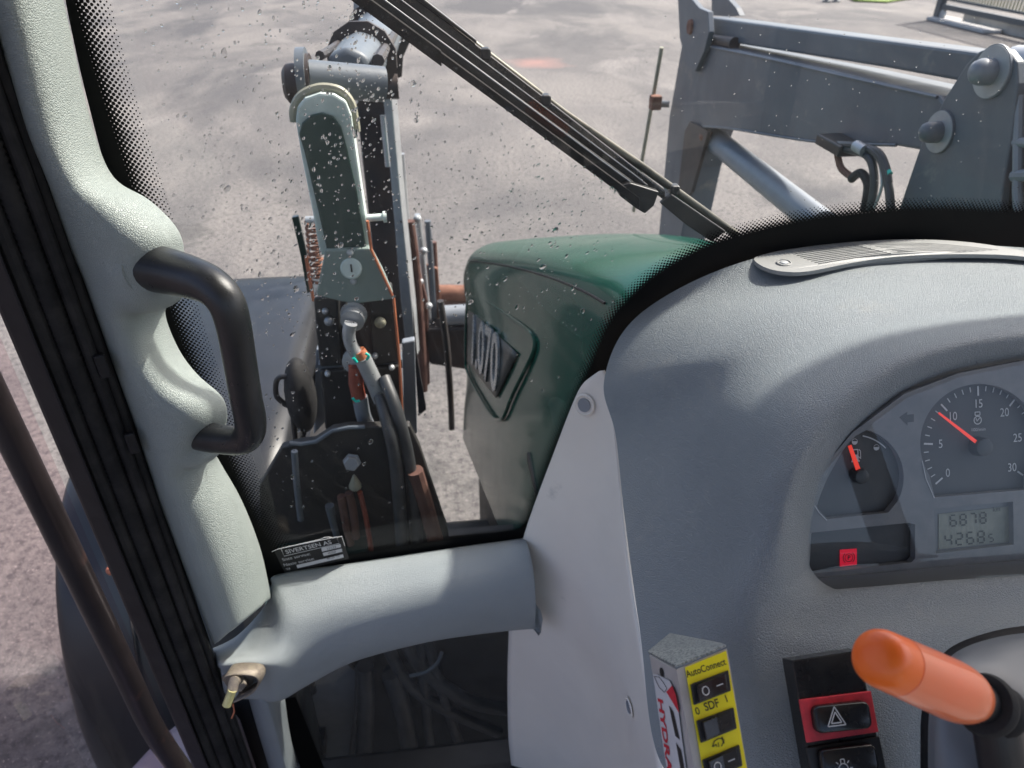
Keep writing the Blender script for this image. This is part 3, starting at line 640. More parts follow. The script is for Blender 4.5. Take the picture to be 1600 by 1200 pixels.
# engine symbol
g = MB(); ec = dial(93, tr * .43)
for i in range(20):
    a0, a1 = 2 * math.pi * i / 20, 2 * math.pi * (i + 1) / 20
    strip(g, ec + (ce1 * math.cos(a0) + ce2 * math.sin(a0)) * .0036, ec + (ce1 * math.cos(a1) + ce2 * math.sin(a1)) * .0036, .0009)
for (a, b_, c_, d_) in ((-.0024, .0045, .0024, .0045), (-.0024, .0075, .0024, .0075), (-.0024, .0045, -.0024, .0075), (.0024, .0045, .0024, .0075), (-.001, -.001, .002, .002), (-.0014, 0, -.0014, .0018)):
    strip(g, ec + ce1 * a + ce2 * b_, ec + ce1 * c_ + ce2 * d_, .0008)
g.build('engine_symbol', 'print_white', clus, smooth=False, fix=False)
def needle(c, tip, w0, w1, hubr, name_h='needle_hub'):
    d = (tip - c).normalized(); s_ = d.cross(cn).normalized(); q = cn * .006; base = c + d * hubr * .6
    MB().prism([base - s_ * w0 / 2 + q, tip - s_ * w1 / 2 + q, tip + s_ * w1 / 2 + q, base + s_ * w0 / 2 + q], cn * .001).build('needle', 'needle', clus, smooth=False)
    MB().lathe(c, cn, [(0, hubr * 1.05), (.008, hubr), (.0095, hubr * .92), (.010, hubr * .7)], 28).build(name_h, 'hub_dark', clus)
tcp = CP(1527, 697, -.0075)
needle(tcp, CP(1466, 645, -.0015) - cn * .006, .0032, .0016, .0085)
fc = CP(1338, 742, -.0075)
needle(fc, CP(1327, 696, -.0015) - cn * .006, .0042, .0032, .0068)
g = MB(); ap = px(arcp(1336, 746, 66, 80, 44, 10), CP, -.0075)
for a, b_ in zip(ap, ap[1:]): strip(g, a, b_, .0011)
ap = px([(1270, 790), (1280, 803), (1292, 814)], CP, .0002)
g.build('scale_marks', 'print_white', clus, smooth=False, fix=False)
g = MB()
for (x, y, f0) in ((1369, 699, 200), (1335, 690, 200)):
    c = CP(x, y, -.0075); pts = [c + (ce1 * math.cos(R(a)) + ce2 * math.sin(R(a))) * .0026 + cn * .0004 for a in range(170, 375, 15)]
    g.add(pts, [tuple(range(len(pts)))])
    for i in range(14):
        a0, a1 = 2 * math.pi * i / 14, 2 * math.pi * (i + 1) / 14
        strip(g, c + (ce1 * math.cos(a0) + ce2 * math.sin(a0)) * .0026, c + (ce1 * math.cos(a1) + ce2 * math.sin(a1)) * .0026, .0004)
g.build('tank_symbol', 'print_white', clus, smooth=False, fix=False)
g = MB(); c = CP(1336, 712, -.0075)
for (x0, y0, x1, y1, ww) in ((-.004, -.005, .004, -.005, .0012), (-.003, -.0045, -.003, .0055, .0009), (.0025, -.0045, .0025, .0055, .0009), (-.003, .0055, .0025, .0055, .0009), (-.0003, -.0045, -.0003, .001, .0055),
                             (.005, -.003, .005, .004, .0007), (.005, -.003, .003, -.001, .0007), (.005, .004, .0035, .0055, .0007)):
    strip(g, c + ce1 * x0 + ce2 * y0, c + ce1 * x1 + ce2 * y1, ww)
g.build('fuel_symbol', 'print_white', clus, smooth=False, fix=False)
MB().tube(px([(1272, 788), (1280, 801), (1292, 813)], CP, .0006), .0004, 5).build('rim_highlight', 'print_white', clus)  # thin white lines painting the highlight along the dial rims
MB().tube(px([(1441, 720), (1447, 748), (1460, 778)], CP, .0006), .0004, 5).build('rim_highlight', 'print_white', clus)
# turn arrow
MB().add([p for p in px([(1405, 652), (1418, 643), (1417, 648), (1428, 647), (1428, 659), (1418, 660), (1418, 665)], CP, .0004)], [tuple(range(7))]).build('turn_arrow', 'dial_dark', clus, smooth=False, fix=False)
# parking brake lamp
q = px([(1312, 859), (1338, 857), (1338, 882), (1312, 885)], CP, -.0078)
lamp = MB().prism(q, cn * .0008).build('warning_lamp', 'lamp_red', clus, smooth=False, label='lit red parking brake lamp')
c = sum(q, Vector()) / 4 + cn * .0012
g = MB()
def ringseg(g, c, r, a0, a1, wdt, k=18):
    for i in range(k):
        b0, b1 = R(a0 + (a1 - a0) * i / k), R(a0 + (a1 - a0) * (i + 1) / k)
        strip(g, c + (ce1 * math.cos(b0) + ce2 * math.sin(b0)) * r, c + (ce1 * math.cos(b1) + ce2 * math.sin(b1)) * r, wdt, .0002)
ringseg(g, c, .0037, 0, 360, .0006); ringseg(g, c, .0054, -50, 50, .0007); ringseg(g, c, .0054, 130, 230, .0007)
g.build('brake_symbol', 'print_black', clus, smooth=False, fix=False)
text('P', c + cn * .0003, ce1, ce2, .0055, 'print_black', clus, 'brake_letter', bold=.03)
# LCD
q = px([(1455, 790), (1590, 780), (1590, 857), (1455, 870)], CP, -.0072)
MB().prism(q, cn * .0008).build('display_frame', 'plastic_grey', clus, smooth=False)
q = px([(1466, 803), (1577, 791), (1578, 846), (1466, 858)], CP, -.0062)
lcd = MB().prism(q, cn * .0006).build('display', 'lcd_back', clus, smooth=False)
SEG = {'0': 'abcdef', '1': 'bc', '2': 'abged', '3': 'abgcd', '4': 'fgbc', '5': 'afgcd', '6': 'afgedc', '7': 'abc', '8': 'abcdefg', '9': 'abcdfg', 'b': 'fgedc', 'd': 'bgedc'}
def digit(g, ch, o, w_, h_, t_):
    pos = {'a': (0, h_, w_, h_), 'd': (0, 0, w_, 0), 'g': (0, h_ / 2, w_, h_ / 2), 'f': (0, h_ / 2, 0, h_), 'b': (w_, h_ / 2, w_, h_), 'e': (0, 0, 0, h_ / 2), 'c': (w_, 0, w_, h_ / 2)}
    for s_ in SEG[ch]:
        a, b_, c_, d_ = pos[s_]; A = o + ce1 * a + ce2 * b_; B = o + ce1 * c_ + ce2 * d_; dd = (B - A).normalized() * t_ * .55
        strip(g, A + dd, B - dd, t_, .0003)
g = MB(); xs = 1485
for i, ch in enumerate('6878'):
    digit(g, ch, CP(1485 + i * 15.5, 822 - i * 1.4, -.0054), .0056, .0098, .0014)
for i, ch in enumerate('42685'):
    sml = i == 4
    digit(g, ch, CP(1477 + i * 17, 853 - i * 1.6 , -.0054), .0062 if not sml else .0042, .0105 if not sml else .007, .0015 if not sml else .001)
g.build('display_digits', 'lcd_seg', clus, smooth=False, fix=False)
text('km', CP(1557, 796, -.0054), ce1, ce2, .0062, 'lcd_seg', clus, 'display_unit')
# lens over the cluster
MB().add(px([(1268, 930), (1252, 890), (1252, 860), (1259, 800), (1287, 738), (1337, 681), (1418, 621), (1500, 589), (1600, 569), (1750, 566), (1750, 892)], CP, .004), [tuple(range(11))]).build('cluster_lens', 'lens_glass', clus, smooth=False, fix=False)

# ================================================================== LOWER SWITCHES ON THE DASH
s0 = dashpt(1300, 1100); 
sO = PD(1305, 1110, .545); sn = (CAM - sO).normalized(); sn = (Vector((-.02, -.55, .62))).normalized()
def SP(x, y, lift=0): return PP(x, y, sO + sn * lift, sn)
swp = MB().prism(px([(1238, 1032), (1345, 1016), (1352, 1060), (1395, 1270), (1283, 1290)], SP), sn * -.02).build('switch_panel', 'black_gloss', T, smooth=False, bevel=.001, label='black glossy switch strip set in the dashboard')
def switch(outl, rock, trim_mat, sym):
    fr = MB().prism(px(outl, SP, .001), sn * .002)
    fr = fr.build('hazard_switch' if sym == 'h' else 'light_switch', trim_mat, T, smooth=False, bevel=.0006, label='red framed hazard switch with black rocker' if sym == 'h' else 'black rocker switch with lamp symbol')
    a, b_, c, d = rock
    P4 = [SP(*p, .003) for p in (a, b_, c, d)]; ctr = sum(P4, Vector()) / 4; ex = ((P4[1] + P4[2]) - (P4[0] + P4[3])); w_ = ex.length / 2; ex.normalize(); ey = ((P4[0] + P4[1]) - (P4[2] + P4[3])); h_ = ey.length / 2; ey.normalize()
    rows = []
    for k, (lift, sc_) in enumerate(((0, 1.0), (.004, 1.0), (.0062, .96), (.0068, .88))):
        rows.append([p + sn * (lift + (.0022 if (p - ctr).dot(ex) > -w_ * .28 else -.0004) * (k > 0)) for p in rrect(ctr, ex, ey, w_ * sc_, h_ * sc_, .0048 * sc_, 5)])
    g = MB().grid(rows, closed=True); g.build('rocker', 'black_gloss', fr, angle=50)
    return fr, ctr + sn * .0104, ex, ey
fr, c, ex, ey = switch([(1247, 1093), (1359, 1079), (1371, 1143), (1259, 1160)], [(1264, 1102), (1350, 1093), (1355, 1134), (1272, 1146)], 'red_trim', 'h')
_cn = cn; cn = sn
def tri(g, c, s_, t_):
    P3 = [c + ex * (s_ * math.cos(R(a))) + ey * (s_ * math.sin(R(a)) * 1.08) for a in (90, 210, 330)]
    for i in range(3): strip(g, P3[i], P3[(i + 1) % 3], t_, .0002)
g = MB(); cc = c - ex * .0068 - sn * .001; tri(g, cc, .0078, .0008); tri(g, cc, .0045, .0008); g.build('hazard_symbol', 'print_white', fr, smooth=False, fix=False)
fr, c, ex, ey = switch([(1258, 1168), (1372, 1150), (1395, 1262), (1283, 1282)], [(1274, 1170), (1360, 1158), (1366, 1200), (1282, 1212)], 'black_plastic', 'l')
g = MB(); cc = c - ex * .0068 - ey * .004 - sn * .001
for i in range(16):
    a0, a1 = 2 * math.pi * i / 16, 2 * math.pi * (i + 1) / 16
    strip(g, cc + (ex * math.cos(a0) + ey * math.sin(a0)) * .0034, cc + (ex * math.cos(a1) + ey * math.sin(a1)) * .0034, .0006, .0002)
for a in (0, 45, 135, 180, 225, 270, 315):
    d_ = ex * math.cos(R(a)) + ey * math.sin(R(a)); strip(g, cc + d_ * .0048, cc + d_ * .0068, .0006, .0002)
for (a, b_, c_, d_) in ((-.0014, .0034, -.0014, .0062), (.0014, .0034, .0014, .0062), (-.0014, .0062, .0014, .0062)): strip(g, cc + ex * a + ey * b_, cc + ex * c_ + ey * d_, .0006, .0002)
g.build('lamp_symbol', 'print_white', fr, smooth=False, fix=False)
cn = _cn

# --- steering column cover
rowsS = []
for (x, pts) in ((0, None),):
    pass
colA = [[(1452, 1290, .50), (1450, 1180, .50), (1452, 1110, .505), (1462, 1060, .512), (1490, 1022, .525), (1540, 1000, .54), (1610, 988, .55), (1720, 985, .56)],
        [(1456, 1290, .486), (1455, 1180, .486), (1458, 1115, .49), (1468, 1068, .497), (1496, 1032, .51), (1545, 1010, .525), (1612, 998, .535), (1720, 996, .54)],
        [(1480, 1300, .47), (1480, 1200, .472), (1484, 1140, .476), (1494, 1100, .482), (1520, 1070, .49), (1560, 1048, .50), (1620, 1036, .51), (1720, 1030, .51)],
        [(1600, 1330, .45), (1600, 1260, .452), (1600, 1210, .456), (1605, 1180, .46), (1615, 1150, .464), (1630, 1130, .468), (1660, 1110, .47), (1720, 1100, .47)]]
cvr = MB().grid([[PD(p.x, p.y, p.z) for p in r] for r in patch([[Vector(p) for p in r] for r in colA], 5, 6)]).build('column_cover', 'plastic_grey', T, solid=.004, label='smooth grey steering column cover')
gap = [[(1440, 1290, .55), (1438, 1180, .55), (1440, 1110, .55), (1452, 1055, .556), (1482, 1014, .57), (1538, 990, .58), (1608, 977, .59), (1720, 972, .59)],
       [(1470, 1290, .515), (1470, 1180, .515), (1474, 1110, .52), (1482, 1065, .525), (1505, 1030, .54), (1550, 1010, .55), (1615, 1000, .56), (1720, 1000, .56)]]
MB().grid([[PD(p.x, p.y, p.z - .012) for p in r] for r in patch([[Vector(p) for p in r] for r in gap], 3, 6)]).build('column_gap', 'black_rubber', T, solid=.002)
g = MB().tube([PD(x, y, d) for x, y, d in ((1590, 1010, .531), (1560, 1002, .533), (1620, 1030, .522))], .0004, 6)
# --- direction lever with orange knob
a, b_ = PD(1384, 1032, .385), PD(1514, 1090, .418); ax = (b_ - a).normalized(); Lk = (b_ - a).length; rk = .0155
lever = MB().lathe(b_ - ax * .006, ax, [(0, .0125), (.010, .0125), (.0105, .0115), (.02, .0115)], 28).build('direction_lever', 'black_plastic', T, label='black lever stalk with orange grip knob')
prof = []
for i in range(9):
    t = R(90 * i / 8); prof.append((-.0125 * math.cos(t) + .0125 - .0135, rk * (.0 + math.sin(t)) if i else .0))
prof = [(-.0138, .0), (-.0137, .004), (-.0131, .0082), (-.0115, .0116), (-.0086, .0139), (-.005, .0149), (.0, .0152), (.0085, .01535)]
cap = MB().lathe(a, ax, prof, 40).build('knob_cap', 'orange_cap', lever)
knob = MB().lathe(a, ax, [(.0090, .0149), (.0093, .01545), (.02, .0158), (Lk - .02, .0168), (Lk - .012, .0165), (Lk - .004, .0152), (Lk + .002, .0132), (Lk + .004, .011)], 40).build('knob', 'orange', lever)
MB().lathe(a, ax, [(.0082, .0145), (.0096, .0145)], 40).build('knob_seam', 'print_black', lever)
MB().lathe(b_, ax, [(.012, .0135), (.0135, .0165), (.017, .0178), (.0205, .017), (.022, .0142), (.026, .0135), (.030, .0155), (.034, .0152), (.036, .012), (.09, .012)], 32).build('rubber_boot', 'black_rubber', lever)
MB().tube([b_ + ax * .03 - Z1 * .004, b_ + ax * .04 - cU * .035, b_ + ax * .05 - cU * .09 + cF * .02], [.013, .014, .016], 18).build('lever_post', 'black_plastic', lever)

# ================================================================== WIPER (part of the tractor)
def OW(x, y, off=0): return PY(x, y, WY + .012 + off)
def wl_(x, o): return (x, 14 + (x - 575) * .733 - o)        # o: pixels above the lower edge of the blade
def wstrip(x0, x1, o0, o1, off, th, o0b=None, o1b=None):
    o0b = o0 if o0b is None else o0b; o1b = o1 if o1b is None else o1b
    q = [wl_(x0, o0), wl_(x1, o0b), wl_(x1, o1b), wl_(x0, o1)]
    return MB().prism(px(q, OW, off), Y1 * th)
wiper = wstrip(530, 1008, 14, 34, .006, .010).build('wiper', 'black_plastic', T, smooth=False, bevel=.0015, label='black windscreen wiper lying diagonally across the glass')
wstrip(520, 690, -6, 18, -.006, .012).build('rubber_blade', 'black_rubber', wiper, smooth=False, bevel=.001)
wstrip(680, 1000, 0, 16, -.006, .012).build('rubber_blade', 'black_rubber', wiper, smooth=False, bevel=.001)
wstrip(560, 1014, 33, 54, .010, .012, 28, 46).build('blade_frame', 'black_gloss', wiper, smooth=False, bevel=.002)
wstrip(600, 1040, 52, 74, .016, .010, 40, 56).build('arm_channel', 'black_gloss', wiper, smooth=False, bevel=.002)
wstrip(620, 745, 70, 82, .014, .012, 70, 76).build('arm_cover', 'black_plastic', wiper, smooth=False, bevel=.002)
MB().prism(px([(972, 290), (985, 286), (1030, 300), (1022, 322), (1008, 334), (994, 326), (968, 306)], OW, -.004), Y1 * .012).build('end_cap', 'black_plastic', wiper, smooth=False, bevel=.0015)
for o, o2, off, r in ((33, 30, .004, .0009), (53, 46, .008, .0006)):
    MB().tube([OW(*wl_(585, o), off), OW(*wl_(800, (o + o2) / 2), off), OW(*wl_(1004, o2), off)], r, 8).build('highlight_line', 'cyl_grey', wiper)  # grey tubes standing in for the bright highlight lines on the wiper
arm = MB().tube([OW(660, 8, .034), OW(760, 84, .032), OW(880, 176, .030), OW(1000, 258, .028), OW(1150, 366, .02)], .0052, 12).build('wiper_arm', 'arm_bronze', wiper)
for x, y in ((758, 84), (852, 156), (1053, 296)):
    MB().box(OW(x, y, .022), X1 * .006, Y1 * .008, Z1 * .0065).build('clip', 'black_plastic', wiper, smooth=False, bevel=.003)
MB().prism(px([(1032, 318), (1050, 304), (1135, 362), (1112, 378), (1070, 350)], OW, .008), Y1 * .008).build('arm_link', 'black_plastic', wiper, smooth=False, bevel=.0015)

# ================================================================== HOOD
def hood_sec(Y):
    t = (Y - .93) / 1.22
    e = max(0, t) ** 1.15
    zt = 2.0 - .42 * t - .05 * t * t        # top centre height
    xs = .262 - .148 * e                      # shoulder x
    zs = 1.915 - .44 * e
    xb = .172 - .072 * t; zb = 1.50 - .50 * t
    xm = .222 - .107 * t ; zm = 1.70 - .45 * t
    c = .43
    half = [Vector((xb - .02, Y, zb - .22)), Vector((xb - .012, Y, zb - .1)), Vector((xb, Y, zb)), Vector(((xb + xm) / 2, Y, (zb + zm) / 2)), Vector((xm, Y, zm)), Vector((xs - .012, Y, zs - .085)), Vector((xs, Y, zs - .02)), Vector((xs + .018, Y, zs + .012)), Vector((xs + .05, Y, zs + .034)), Vector((xs + .11, Y, (zs + zt) / 2 + .022)), Vector((c, Y, zt))]
    right = [Vector((2 * c - p.x, p.y, p.z)) for p in half[:-1]][::-1]
    return spline(half + right, 4)
rowsH = [hood_sec(.915 + 1.225 * i / 20) for i in range(21)]
last = rowsH[-1]; cc = Vector((.43, 2.17, 1.2))
rowsH += [[p.lerp(Vector((.43, p.y, p.z)), .03) + Vector((0, .022, -.008)) for p in last], [p.lerp(cc, .10) + Vector((0, .035, -.02)) for p in last], [p.lerp(cc + Y1 * .04, .6) + Vector((0, .02, 0)) for p in last], [cc + Y1 * .06 for p in last]]
hood = MB().grid(rowsH).build('hood', 'hood_green', T, angle=50, label='glossy dark green sloping hood', subd=1)
def hside(x, y, lift=0):
    # meet the lower-left flank of the hood
    Y = 1.5
    for _ in range(30):
        p = PY(x, y, Y); t = (p.y - .93) / 1.22
        xb = .172 - .072 * t; zb = 1.50 - .50 * t; xm = .222 - .107 * t; zm = 1.70 - .45 * t
        k = (p.z - zb) / (zm - zb); xx = xb + (xm - xb) * k
        Y += max(-.1, min(.1, (xx - p.x) * 1.2)) * (1 if ray(x, y).x > 0 else 1)
        Y = max(.9, min(2.14, Y))
    return PY(x, y, Y) + Vector((-1, 0, .22)).normalized() * lift
def hquad(pts, lift, name, mat, parent, th=.004, **k):
    q = [hside(x, y, lift) for x, y in pts]; return MB().prism(q, Vector((-1, 0, .22)).normalized() * -th).build(name, mat, parent, smooth=False, **k)
MB().tube([rowsH[i][25] + Vector((-.001, 0, .0005)) for i in range(1, 20)], .0022, 6).build('panel_gap', 'frame_black', hood)

rim = [(740, 457), (790, 488), (826, 514), (838, 528), (840, 542), (833, 562), (806, 615), (792, 650), (784, 656), (772, 650), (748, 612), (733, 582), (730, 562), (731, 500), (734, 464)]
rs_ = spline([Vector((*p, 0)) for p in rim], 3, closed=True)
rim3 = [hside(p.x, p.y, .006) for p in rs_]
MB().tube(rim3 + [rim3[0]], .0045, 8, cap=False).build('panel_rim', 'hood_green', hood)
def bq(u, v, lift):
    tl_, tr2, br2, bl2 = (734, 482), (812, 553), (778, 622), (733, 566)
    x = (tl_[0] * (1 - u) + tr2[0] * u) * (1 - v) + (bl2[0] * (1 - u) + br2[0] * u) * v; y = (tl_[1] * (1 - u) + tr2[1] * u) * (1 - v) + (bl2[1] * (1 - u) + br2[1] * u) * v
    return hside(x, y, lift)
MB().grid([[bq(i / 8, j / 6, .003) for i in range(9)] for j in range(7)]).build('badge_plate', 'recess_dark', hood, solid=-.003)
# raised chrome numerals, laid out along the flank
O = bq(.44, .5, .010); ex = (bq(.62, .5, .010) - bq(.12, .5, .010)); ey_ = (bq(.4, .12, .012) - bq(.4, .92, .012)); wl, hl = ex.length, ey_.length
ex = ex.normalized(); ey_ = (ey_ - ex * ey_.dot(ex)).normalized()
text('1.070', O, ex, ey_, hl * 1.25, 'badge_chrome', hood, 'badge_number', bold=.015, depth=.003, sx=wl * 1.4 / (hl * 1.25 * 2.3))
# panel gap lines
for pts in ([(722, 405), (750, 398), (790, 402), (830, 425), (880, 448), (925, 466)], [(790, 440), (830, 465), (870, 462), (930, 468)]):
    pass

# ================================================================== OTHER OUTSIDE TRACTOR PARTS
# front wheel fender with tyre
def fend(Y, x0, x1, z): return None
rf = []
for Y, z in [(p.x, p.y) for p in spline([(2.36, 1.28, 0), (2.33, 1.35, 0), (2.2, 1.385, 0), (1.6, 1.395, 0), (1.36, 1.375, 0), (1.23, 1.31, 0), (1.12, 1.19, 0), (1.04, 1.02, 0), (1.005, .845, 0), (1.0, .6, 0), (1.0, .35, 0)], 4)]:
    f_ = max(0, min(1, (Y - 1.02) / .3)); xr = -.34
    n_y, n_z = (1 - f_), f_        # outward direction turns from up to back
    def q_(x, d): return Vector((x, Y + d * n_y, z - d * n_z))
    rf.append([q_(xr, .10), q_(xr - .004, .03), q_(xr - .03, .004), q_(xr - .08, -.004), q_(-.6, -.006), q_(-.76, .000), q_(-.805, .012), q_(-.815, .04)])
MB().grid([spline(r, 4) for r in rf]).build('front_fender', 'fender_grey', T, solid=.008, label='smooth dark grey front wheel fender')
wc = Vector((-.31, 1.75, .62))
tyre = MB().lathe(wc, -X1, [(0, .38), (.02, .58), (.06, .635), (.2, .65), (.36, .635), (.41, .57), (.42, .38)], 56).build('front_wheel', 'tyre', T, label='black front tyre under the fender')
g = MB()
for k in range(22):
    for s_ in (0, 1):
        a = 2 * math.pi * (k + .5 * s_) / 22; rd = Vector((0, math.cos(a), math.sin(a))); tg = Vector((0, -math.sin(a), math.cos(a)))
        g.box(wc - X1 * (.12 + .2 * s_) + rd * .655, X1 * .10 + tg * (.05 if s_ else -.05), tg * .02, rd * .022)
g.build('tread_lug', 'tyre', tyre, smooth=False, kind='stuff')
fl = bpy.data.objects['front_fender']
MB().lathe(PY(176, 889, 1.118), Vector((-.1, -1, .5)), [(0, .0095), (.010, .009), (.014, .005)], 16).build('reflector_bolt', 'orange_rust', fl)
MB().tube([Vector((-.655, 1.105, 1.2)), Vector((-.655, 1.03, 1.04)), Vector((-.655, .995, .85)), Vector((-.655, .99, .6))], .003, 6).build('flap_seam', 'tyre', fl)
# mauve-grey tank / step at the bottom
c0 = PZ(300, 1235, .98)
MB().prism([Vector((c0.x + .06, c0.y - .5, .7)), Vector((c0.x + .06, c0.y + .17, .7)), Vector((c0.x - .04, c0.y + .19, .7)), Vector((c0.x - .10, c0.y + .13, .7)), Vector((c0.x - .17, c0.y + .02, .7)), Vector((c0.x - .20, c0.y - .5, .7))], Z1 * .28).build('cab_step', 'step_mauve', T, smooth=True, bevel=.03, seg=5, label='rounded mauve grey step box below the door')
# grey loop handle and rubber lump by the fender
MB().tube(spline([PY(x, y, 1.25) for x, y in ((452, 588), (436, 590), (431, 602), (433, 620), (446, 632), (456, 640), (462, 690))], 5), .0055, 10).build('loop_handle', 'black_plastic', T)
g = MB(); blob(g, PY(470, 618, 1.27), [X1 * .03, Y1 * .05, Z1 * .085], 12); g.build('rubber_buffer', 'black_rubber', T)
# bright flank between fender and loader foot
MB().prism([(-.333, 1.05, 1.0), (-.333, 2.3, 1.05), (-.333, 2.3, 1.28), (-.333, 1.05, 1.29)], (.01, 0, 0)).build('fender_skirt', 'fender_grey', T, smooth=False)
# lower foot plate, bolt and hoses behind the lower glass
foot = [(408, 905), (405, 760), (440, 700), (470, 693), (492, 690), (520, 672), (545, 668), (640, 666), (656, 700), (676, 760), (700, 830), (706, 880)]
fp = MB().prism(px(foot, PY, 1.12), Y1 * .02 ).build('foot_plate', 'engine_dark', T, smooth=False, bevel=.003, label='black bracket plate bolted behind the windscreen')
MB().tube([PY(x, y, 1.115) for x, y in ((452, 692), (470, 694), (494, 690), (520, 673), (545, 668), (570, 667))], .004, 8).build('plate_edge', 'loader_grey', fp)
c = PY(550, 721, 1.11)
MB().lathe(c, -Y1 + Z1 * .3, [(0, .017), (.004, .017), (.0045, .0145), (.014, .0145), (.015, .0125)], 6).build('bolt', 'steel_pale', fp, smooth=False)
MB().lathe(PY(553, 742, 1.10), PY(556, 768, 1.10) - PY(553, 742, 1.10), [(0, .002), (.01, .006), (.026, .012), (.03, .012), (.034, .009)], 14).build('brass_plug', 'pin_beige', fp)
for pts, r, mt in (([(545, 770), (552, 800), (556, 840)], .008, 'rust_brown'), ([(562, 768), (572, 810), (580, 860)], .005, 'red_sleeve'), ([(533, 775), (540, 815), (548, 850)], .008, 'rust_brown'), ([(515, 790), (520, 815), (530, 850), (545, 900)], [.009, .007, .006, .006], 'loader_grey'),
                   ([(460, 705), (464, 760), (470, 812)], .006, 'loader_grey'), ([(648, 735), (668, 800), (690, 880)], .016, 'rust_brown')):
    MB().tube(spline(px(pts, PY, 1.095), 4), r if isinstance(r, float) else [v.x for v in spline([(q, 0, 0) for q in r], 4)], 10).build('hose' if 'hose' in mt else 'pipe', mt, fp)
# green body shelf at the windscreen foot
MB().prism([(-.34, .88, 1.30), (-.16, .88, 1.30), (-.16, 1.13, 1.30), (-.34, 1.13, 1.30)], (0, 0, .02)).build('body_shelf', 'dark_green', T, smooth=False)
MB().prism([(-.34, .875, .80), (-.02, .875, .80), (.0, .875, 1.0), (-.06, 1.1, 1.22), (-.34, 1.1, 1.24)], (0, .01, 0))
MB().prism([(-.32, 1.14, .5), (.2, 1.14, .5), (.2, 1.14, 1.28), (-.32, 1.14, 1.28)], (0, .02, 0)).build('engine_side', 'engine_dark', T, smooth=False)
MB().prism([(.17, .9, .5), (.17, 1.14, .5), (.17, 1.14, 1.49), (.17, .9, 1.49)], (.01, 0, 0)).build('engine_side', 'engine_dark', T, smooth=False)
MB().prism(px([(440, 1100), (452, 1085), (480, 1060), (540, 1036), (566, 1060), (558, 1210), (470, 1215)], PY, 1.12), Y1 * .01).build('chassis_cover', 'cyl_grey', T, smooth=False)
for pts, r in (([(630, 985), (650, 1030), (690, 1070), (740, 1098), (800, 1108)], .017), ([(600, 1000), (640, 1070), (700, 1110), (780, 1145)], .014), ([(655, 1000), (665, 1100), (676, 1210)], .012), ([(668, 1000), (700, 1110), (735, 1210)], .012),
               ([(560, 1040), (556, 1120), (545, 1210)], .007), ([(570, 1040), (572, 1120), (565, 1210)], .02), ([(610, 1050), (632, 1120), (645, 1210)], .022), ([(760, 1180), (740, 1200), (735, 1220)], .006)):
    MB().tube(spline(px(pts, PY, 1.08), 5), r, 12).build('hydraulic_hose', 'hose_black', T)
MB().tube(spline(px([(640, 1056), (665, 1050), (683, 1036), (690, 1020)], PY, 1.05), 5), .004, 8).build('hose_clip', 'loader_grey', T)
MB().box(Vector((-.05, .845, .885)), X1 * .3, Y1 * .06, Z1 * .03).build('floor_sill', 'black_plastic', T, smooth=False, bevel=.01)
# front axle, engine block below the hood
MB().prism([(.17, .95, .45), (.70, .95, .45), (.70, 2.05, .45), (.13, 2.05, .45)], Z1 * .62).build('engine_block', 'engine_dark', T, smooth=False)
MB().tube([(-.4, 1.75, .62), (1.2, 1.75, .62)], .09, 16).build('front_axle', 'engine_dark', T)
#SPLIT2
# ================================================================== FRONT LOADER
loader = thing('front_loader', PY(640, 620, 1.35), 'grey front loader with raised booms on both sides of the hood', 'loader')
Ld = loader
# --- left side
mp_ = [(500, 400), (488, 330), (470, 240), (462, 190), (464, 168), (476, 153), (500, 145), (522, 147), (540, 158), (549, 180), (556, 230), (566, 300), (580, 392)]
mast = MB().prism(px(mp_, PY, 1.22), Y1 * .03).build('left_mast', 'sage_light', Ld, smooth=False, bevel=.004, label='pale green left mast with rounded top')
cv = [(511, 392), (497, 330), (476, 240), (467, 210), (472, 192), (485, 180), (503, 176), (521, 182), (533, 198), (543, 235), (558, 300), (573, 390)]
MB().prism(px(cv, PY, 1.213), Y1 * .006).build('mast_cover', 'cover_green', mast, smooth=False, bevel=.002, label='dark green cover plate on the mast')
MB().tube(spline(px([(460, 190), (459, 172), (470, 150), (498, 137), (530, 141), (548, 160), (554, 185), (557, 205)], PY, 1.235), 5), .007, 8).build('mast_rim', 'pin_beige', mast)
MB().lathe(PY(444, 131, 1.3), X1, [(0, .022), (.006, .03), (.03, .032), (.032, .045), (.045, .045)], 24).build('pivot_cap', 'loader_dark', mast)
MB().lathe(PY(468, 122, 1.3), X1, [(0, .046), (.014, .046)], 24).build('pivot_plate', 'loader_grey', mast)
MB().tube([PY(480, 122, 1.29), PY(600, 132, 1.32)], .028, 20).build('pivot_tube', 'loader_grey', mast)
MB().lathe(PY(572, 341, 1.21), X1 + Y1 * .1, [(0, .006), (.028, .006), (.0285, .0095), (.034, .0095)], 14).build('pin', 'sage_light', mast)
def beam_px(a, b_, ya, yb, wa, ha, wb, hb, name, mat, parent, **k):
    A, B = PY(*a, ya), PY(*b_, yb); d = (B - A).normalized(); sx_ = X1; uz = sx_.cross(d).normalized()
    rows = [[P + sx_ * sxs * w_ + uz * s2 * h_ for sxs, s2 in ((-1, -1), (1, -1), (1, 1), (-1, 1))] for P, w_, h_ in ((A, wa, ha), (B, wb, hb))]
    return MB().grid(rows, closed=True).build(name, mat, parent, smooth=False, bevel=.008, seg=2, **k)
bp_ = spline([PY(546, 116, 1.36), PY(566, 92, 1.7), PY(588, 62, 2.1), PY(600, 26, 2.5), PY(612, -14, 2.7)], 4)
